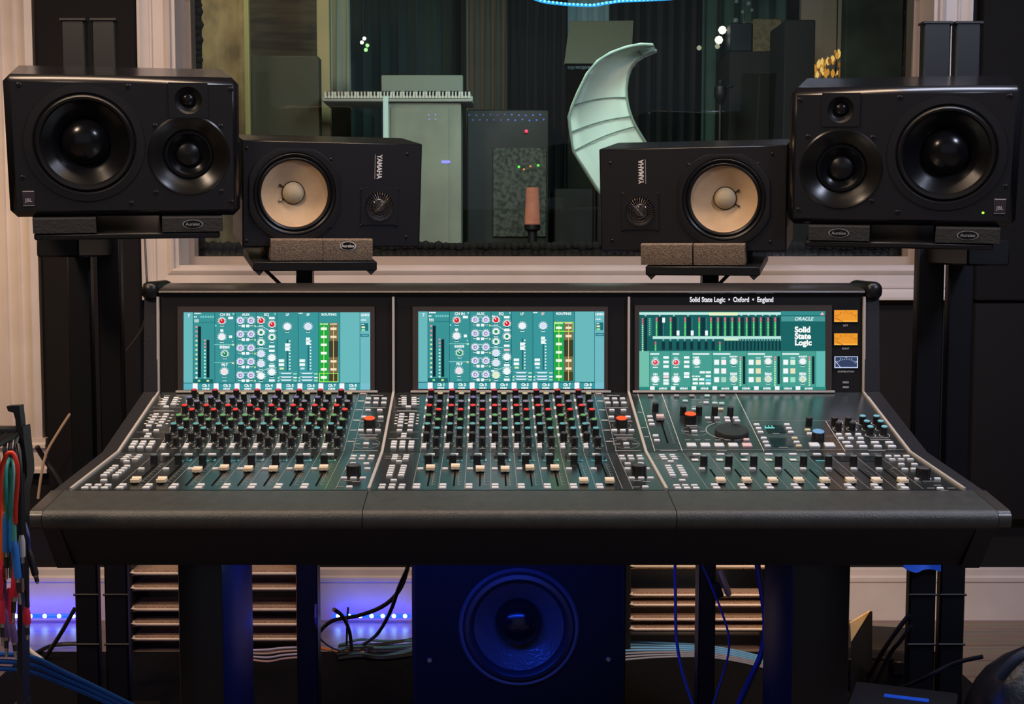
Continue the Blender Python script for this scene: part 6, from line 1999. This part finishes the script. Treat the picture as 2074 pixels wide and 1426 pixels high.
pin_lights([(1463, 61, 6.3), (1456, 81, 6.3)], 0.020, glow('bulb_warm_white', (1.0, 0.95, 0.78), 1.3), 'bulb', 'round warm white bulb above the microphone', 'warm bulbs above the microphone')
pin_lights([(1416, 97, 6.3), (1453, 94, 6.3)], 0.012, glow('bulb_dim_olive', (0.40, 0.42, 0.28), 0.8), 'bulb', 'dim olive bulb beside the warm white bulbs', 'dim bulbs above the microphone')
gobo(1480, 46, 1524, 6.2, 0.3, mat('navy_box', (0.012, 0.022, 0.030), 0.5), 'amplifier', 'dark navy amplifier stacked right of the warm bulbs', 'amplifier', y1=104, z0=0)
gobo(1478, 104, 1586, 6.15, 0.36, mat('dark_plinth', (0.020, 0.020, 0.020), 0.8), 'plinth', 'dark plinth under the navy amplifier and the tan cabinet', 'plinth')
p = at(1507, 10, 6.35)
b = MB()
q = random.Random(21)
for k in range(14):
    b.M = Matrix.Translation((p.x + q.uniform(-0.05, 0.05), 6.35 + q.uniform(-0.03, 0.03), p.z + q.uniform(-0.09, 0.08)))
    r = q.uniform(0.006, 0.014)
    b.lathe([(0.0001, -r), (r * 0.7, -r * 0.7), (r, 0), (r * 0.7, r * 0.7), (0.0001, r)], 8, 0, False, False)
b.M = I4.copy()
b.tube([(p.x, 6.35, p.z - 0.10), (p.x, 6.35, 3.1)], 0.004, 8, 1, False)
b.build('crystal_ornament', [mat('crystal', (0.75, 0.8, 0.8), 0.1, 0.6), m_metal], label='glinting crystal ornament above the navy amplifier', cat='ornament')
gobo(1526, 38, 1584, 6.2, 0.3, mat('tan_grille', (0.28, 0.20, 0.12), 0.9, bump=(150, 0.4, 0.003), vary=(50, (0.17, 0.12, 0.07))), 'speaker_cabinet', 'tan fronted speaker cabinet right of the navy amplifier', 'speaker cabinet', y1=104)
gobo(1590, 40, 1652, 5.72, 0.3, mat('amp_black', (0.014, 0.014, 0.014), 0.7), 'amplifier', 'tall black amplifier stack in front of the rosy wall board', 'amplifier')
gobo(1625, -60, 1716, 6.6, 0.05, mat('rosy_board', (0.50, 0.36, 0.29), 0.8), 'wall_board', 'tall rosy beige wall board above the amber lights', 'wall panel')
gobo(1716, -60, 1850, 5.6, 0.08, mat('dark_sage_board', (0.055, 0.060, 0.048), 0.9, vary=(5, (0.022, 0.024, 0.022))), 'wall_board', 'tall dark mottled board at the right end of the window', 'wall panel')
fl = random.Random(5)
q1 = at(1690, 120, 6.3)
am = thing('fairy_lights', 'string of amber fairy lights bunched above the large right monitor', 'fairy lights', at(1680, 150, 6.0))
for k in range(46):
    f = fl.random()
    px = 1646 + 66 * f
    py = 152 - fl.random() ** 1.3 * 62 * (0.25 + 0.75 * f)
    p = at(px, py, 6.3 + fl.uniform(-0.1, 0.1))
    b = MB()
    b.M = Matrix.Translation(p)
    r = fl.uniform(0.004, 0.011)
    b.lathe([(0.0001, -r * 2.2), (r * 0.8, -r), (r, r * 0.5), (0.0001, r * 2.2)], 8, 0, False, False)
    b.build('bulb', (glow('amber_a', (0.75, 0.34, 0.05), 0.7), glow('amber_b', (0.30, 0.12, 0.03), 0.7), glow('amber_c', (0.95, 0.62, 0.18), 0.8))[k % 3], am)
b = MB()
b.tube([(q1.x, 6.3, q1.z - 0.1), (q1.x + 0.01, 6.3, q1.z + 0.1), (q1.x, 6.3, 3.1)], 0.003, 6)
b.build('wire', m_black, am)
# blue rope light along the top
b = MB()
pts = [(1070, -8), (1100, 3), (1150, 9), (1200, 11), (1230, 6), (1260, 2), (1310, 0), (1360, -3), (1410, -10)]
b.tube([at(x, y, 6.1) for x, y in pts], 0.007, 8)
o = b.build('rope_light', glow('rope_cyan', (0.03, 0.42, 0.95), 1.0), label='cyan blue rope light sagging across the top of the window', cat='rope light')
for k in range(40):
    f = k / 39
    px = 1078 + 325 * f
    i = 0
    while i < len(pts) - 2 and pts[i + 1][0] < px:
        i += 1
    t = (px - pts[i][0]) / (pts[i + 1][0] - pts[i][0])
    py = pts[i][1] + (pts[i + 1][1] - pts[i][1]) * t
    p = at(px, py, 6.1)
    b = MB()
    b.M = Matrix.Translation(p + Vector((0, -0.012, 0))) @ TOV
    b.lathe([(0.006, 0), (0.005, 0.003), (0.0001, 0.005)], 8, 0, False, False)
    b.build('diode', glow('rope_point', (0.25, 0.85, 1.0), 1.3), o)
# dark amplifier stack below the crescent
gobo(1124, 382, 1230, 5.9, 0.4, mat('stack_black', (0.016, 0.017, 0.018), 0.7), 'amplifier', 'black amplifier stack below the green crescent', 'amplifier')
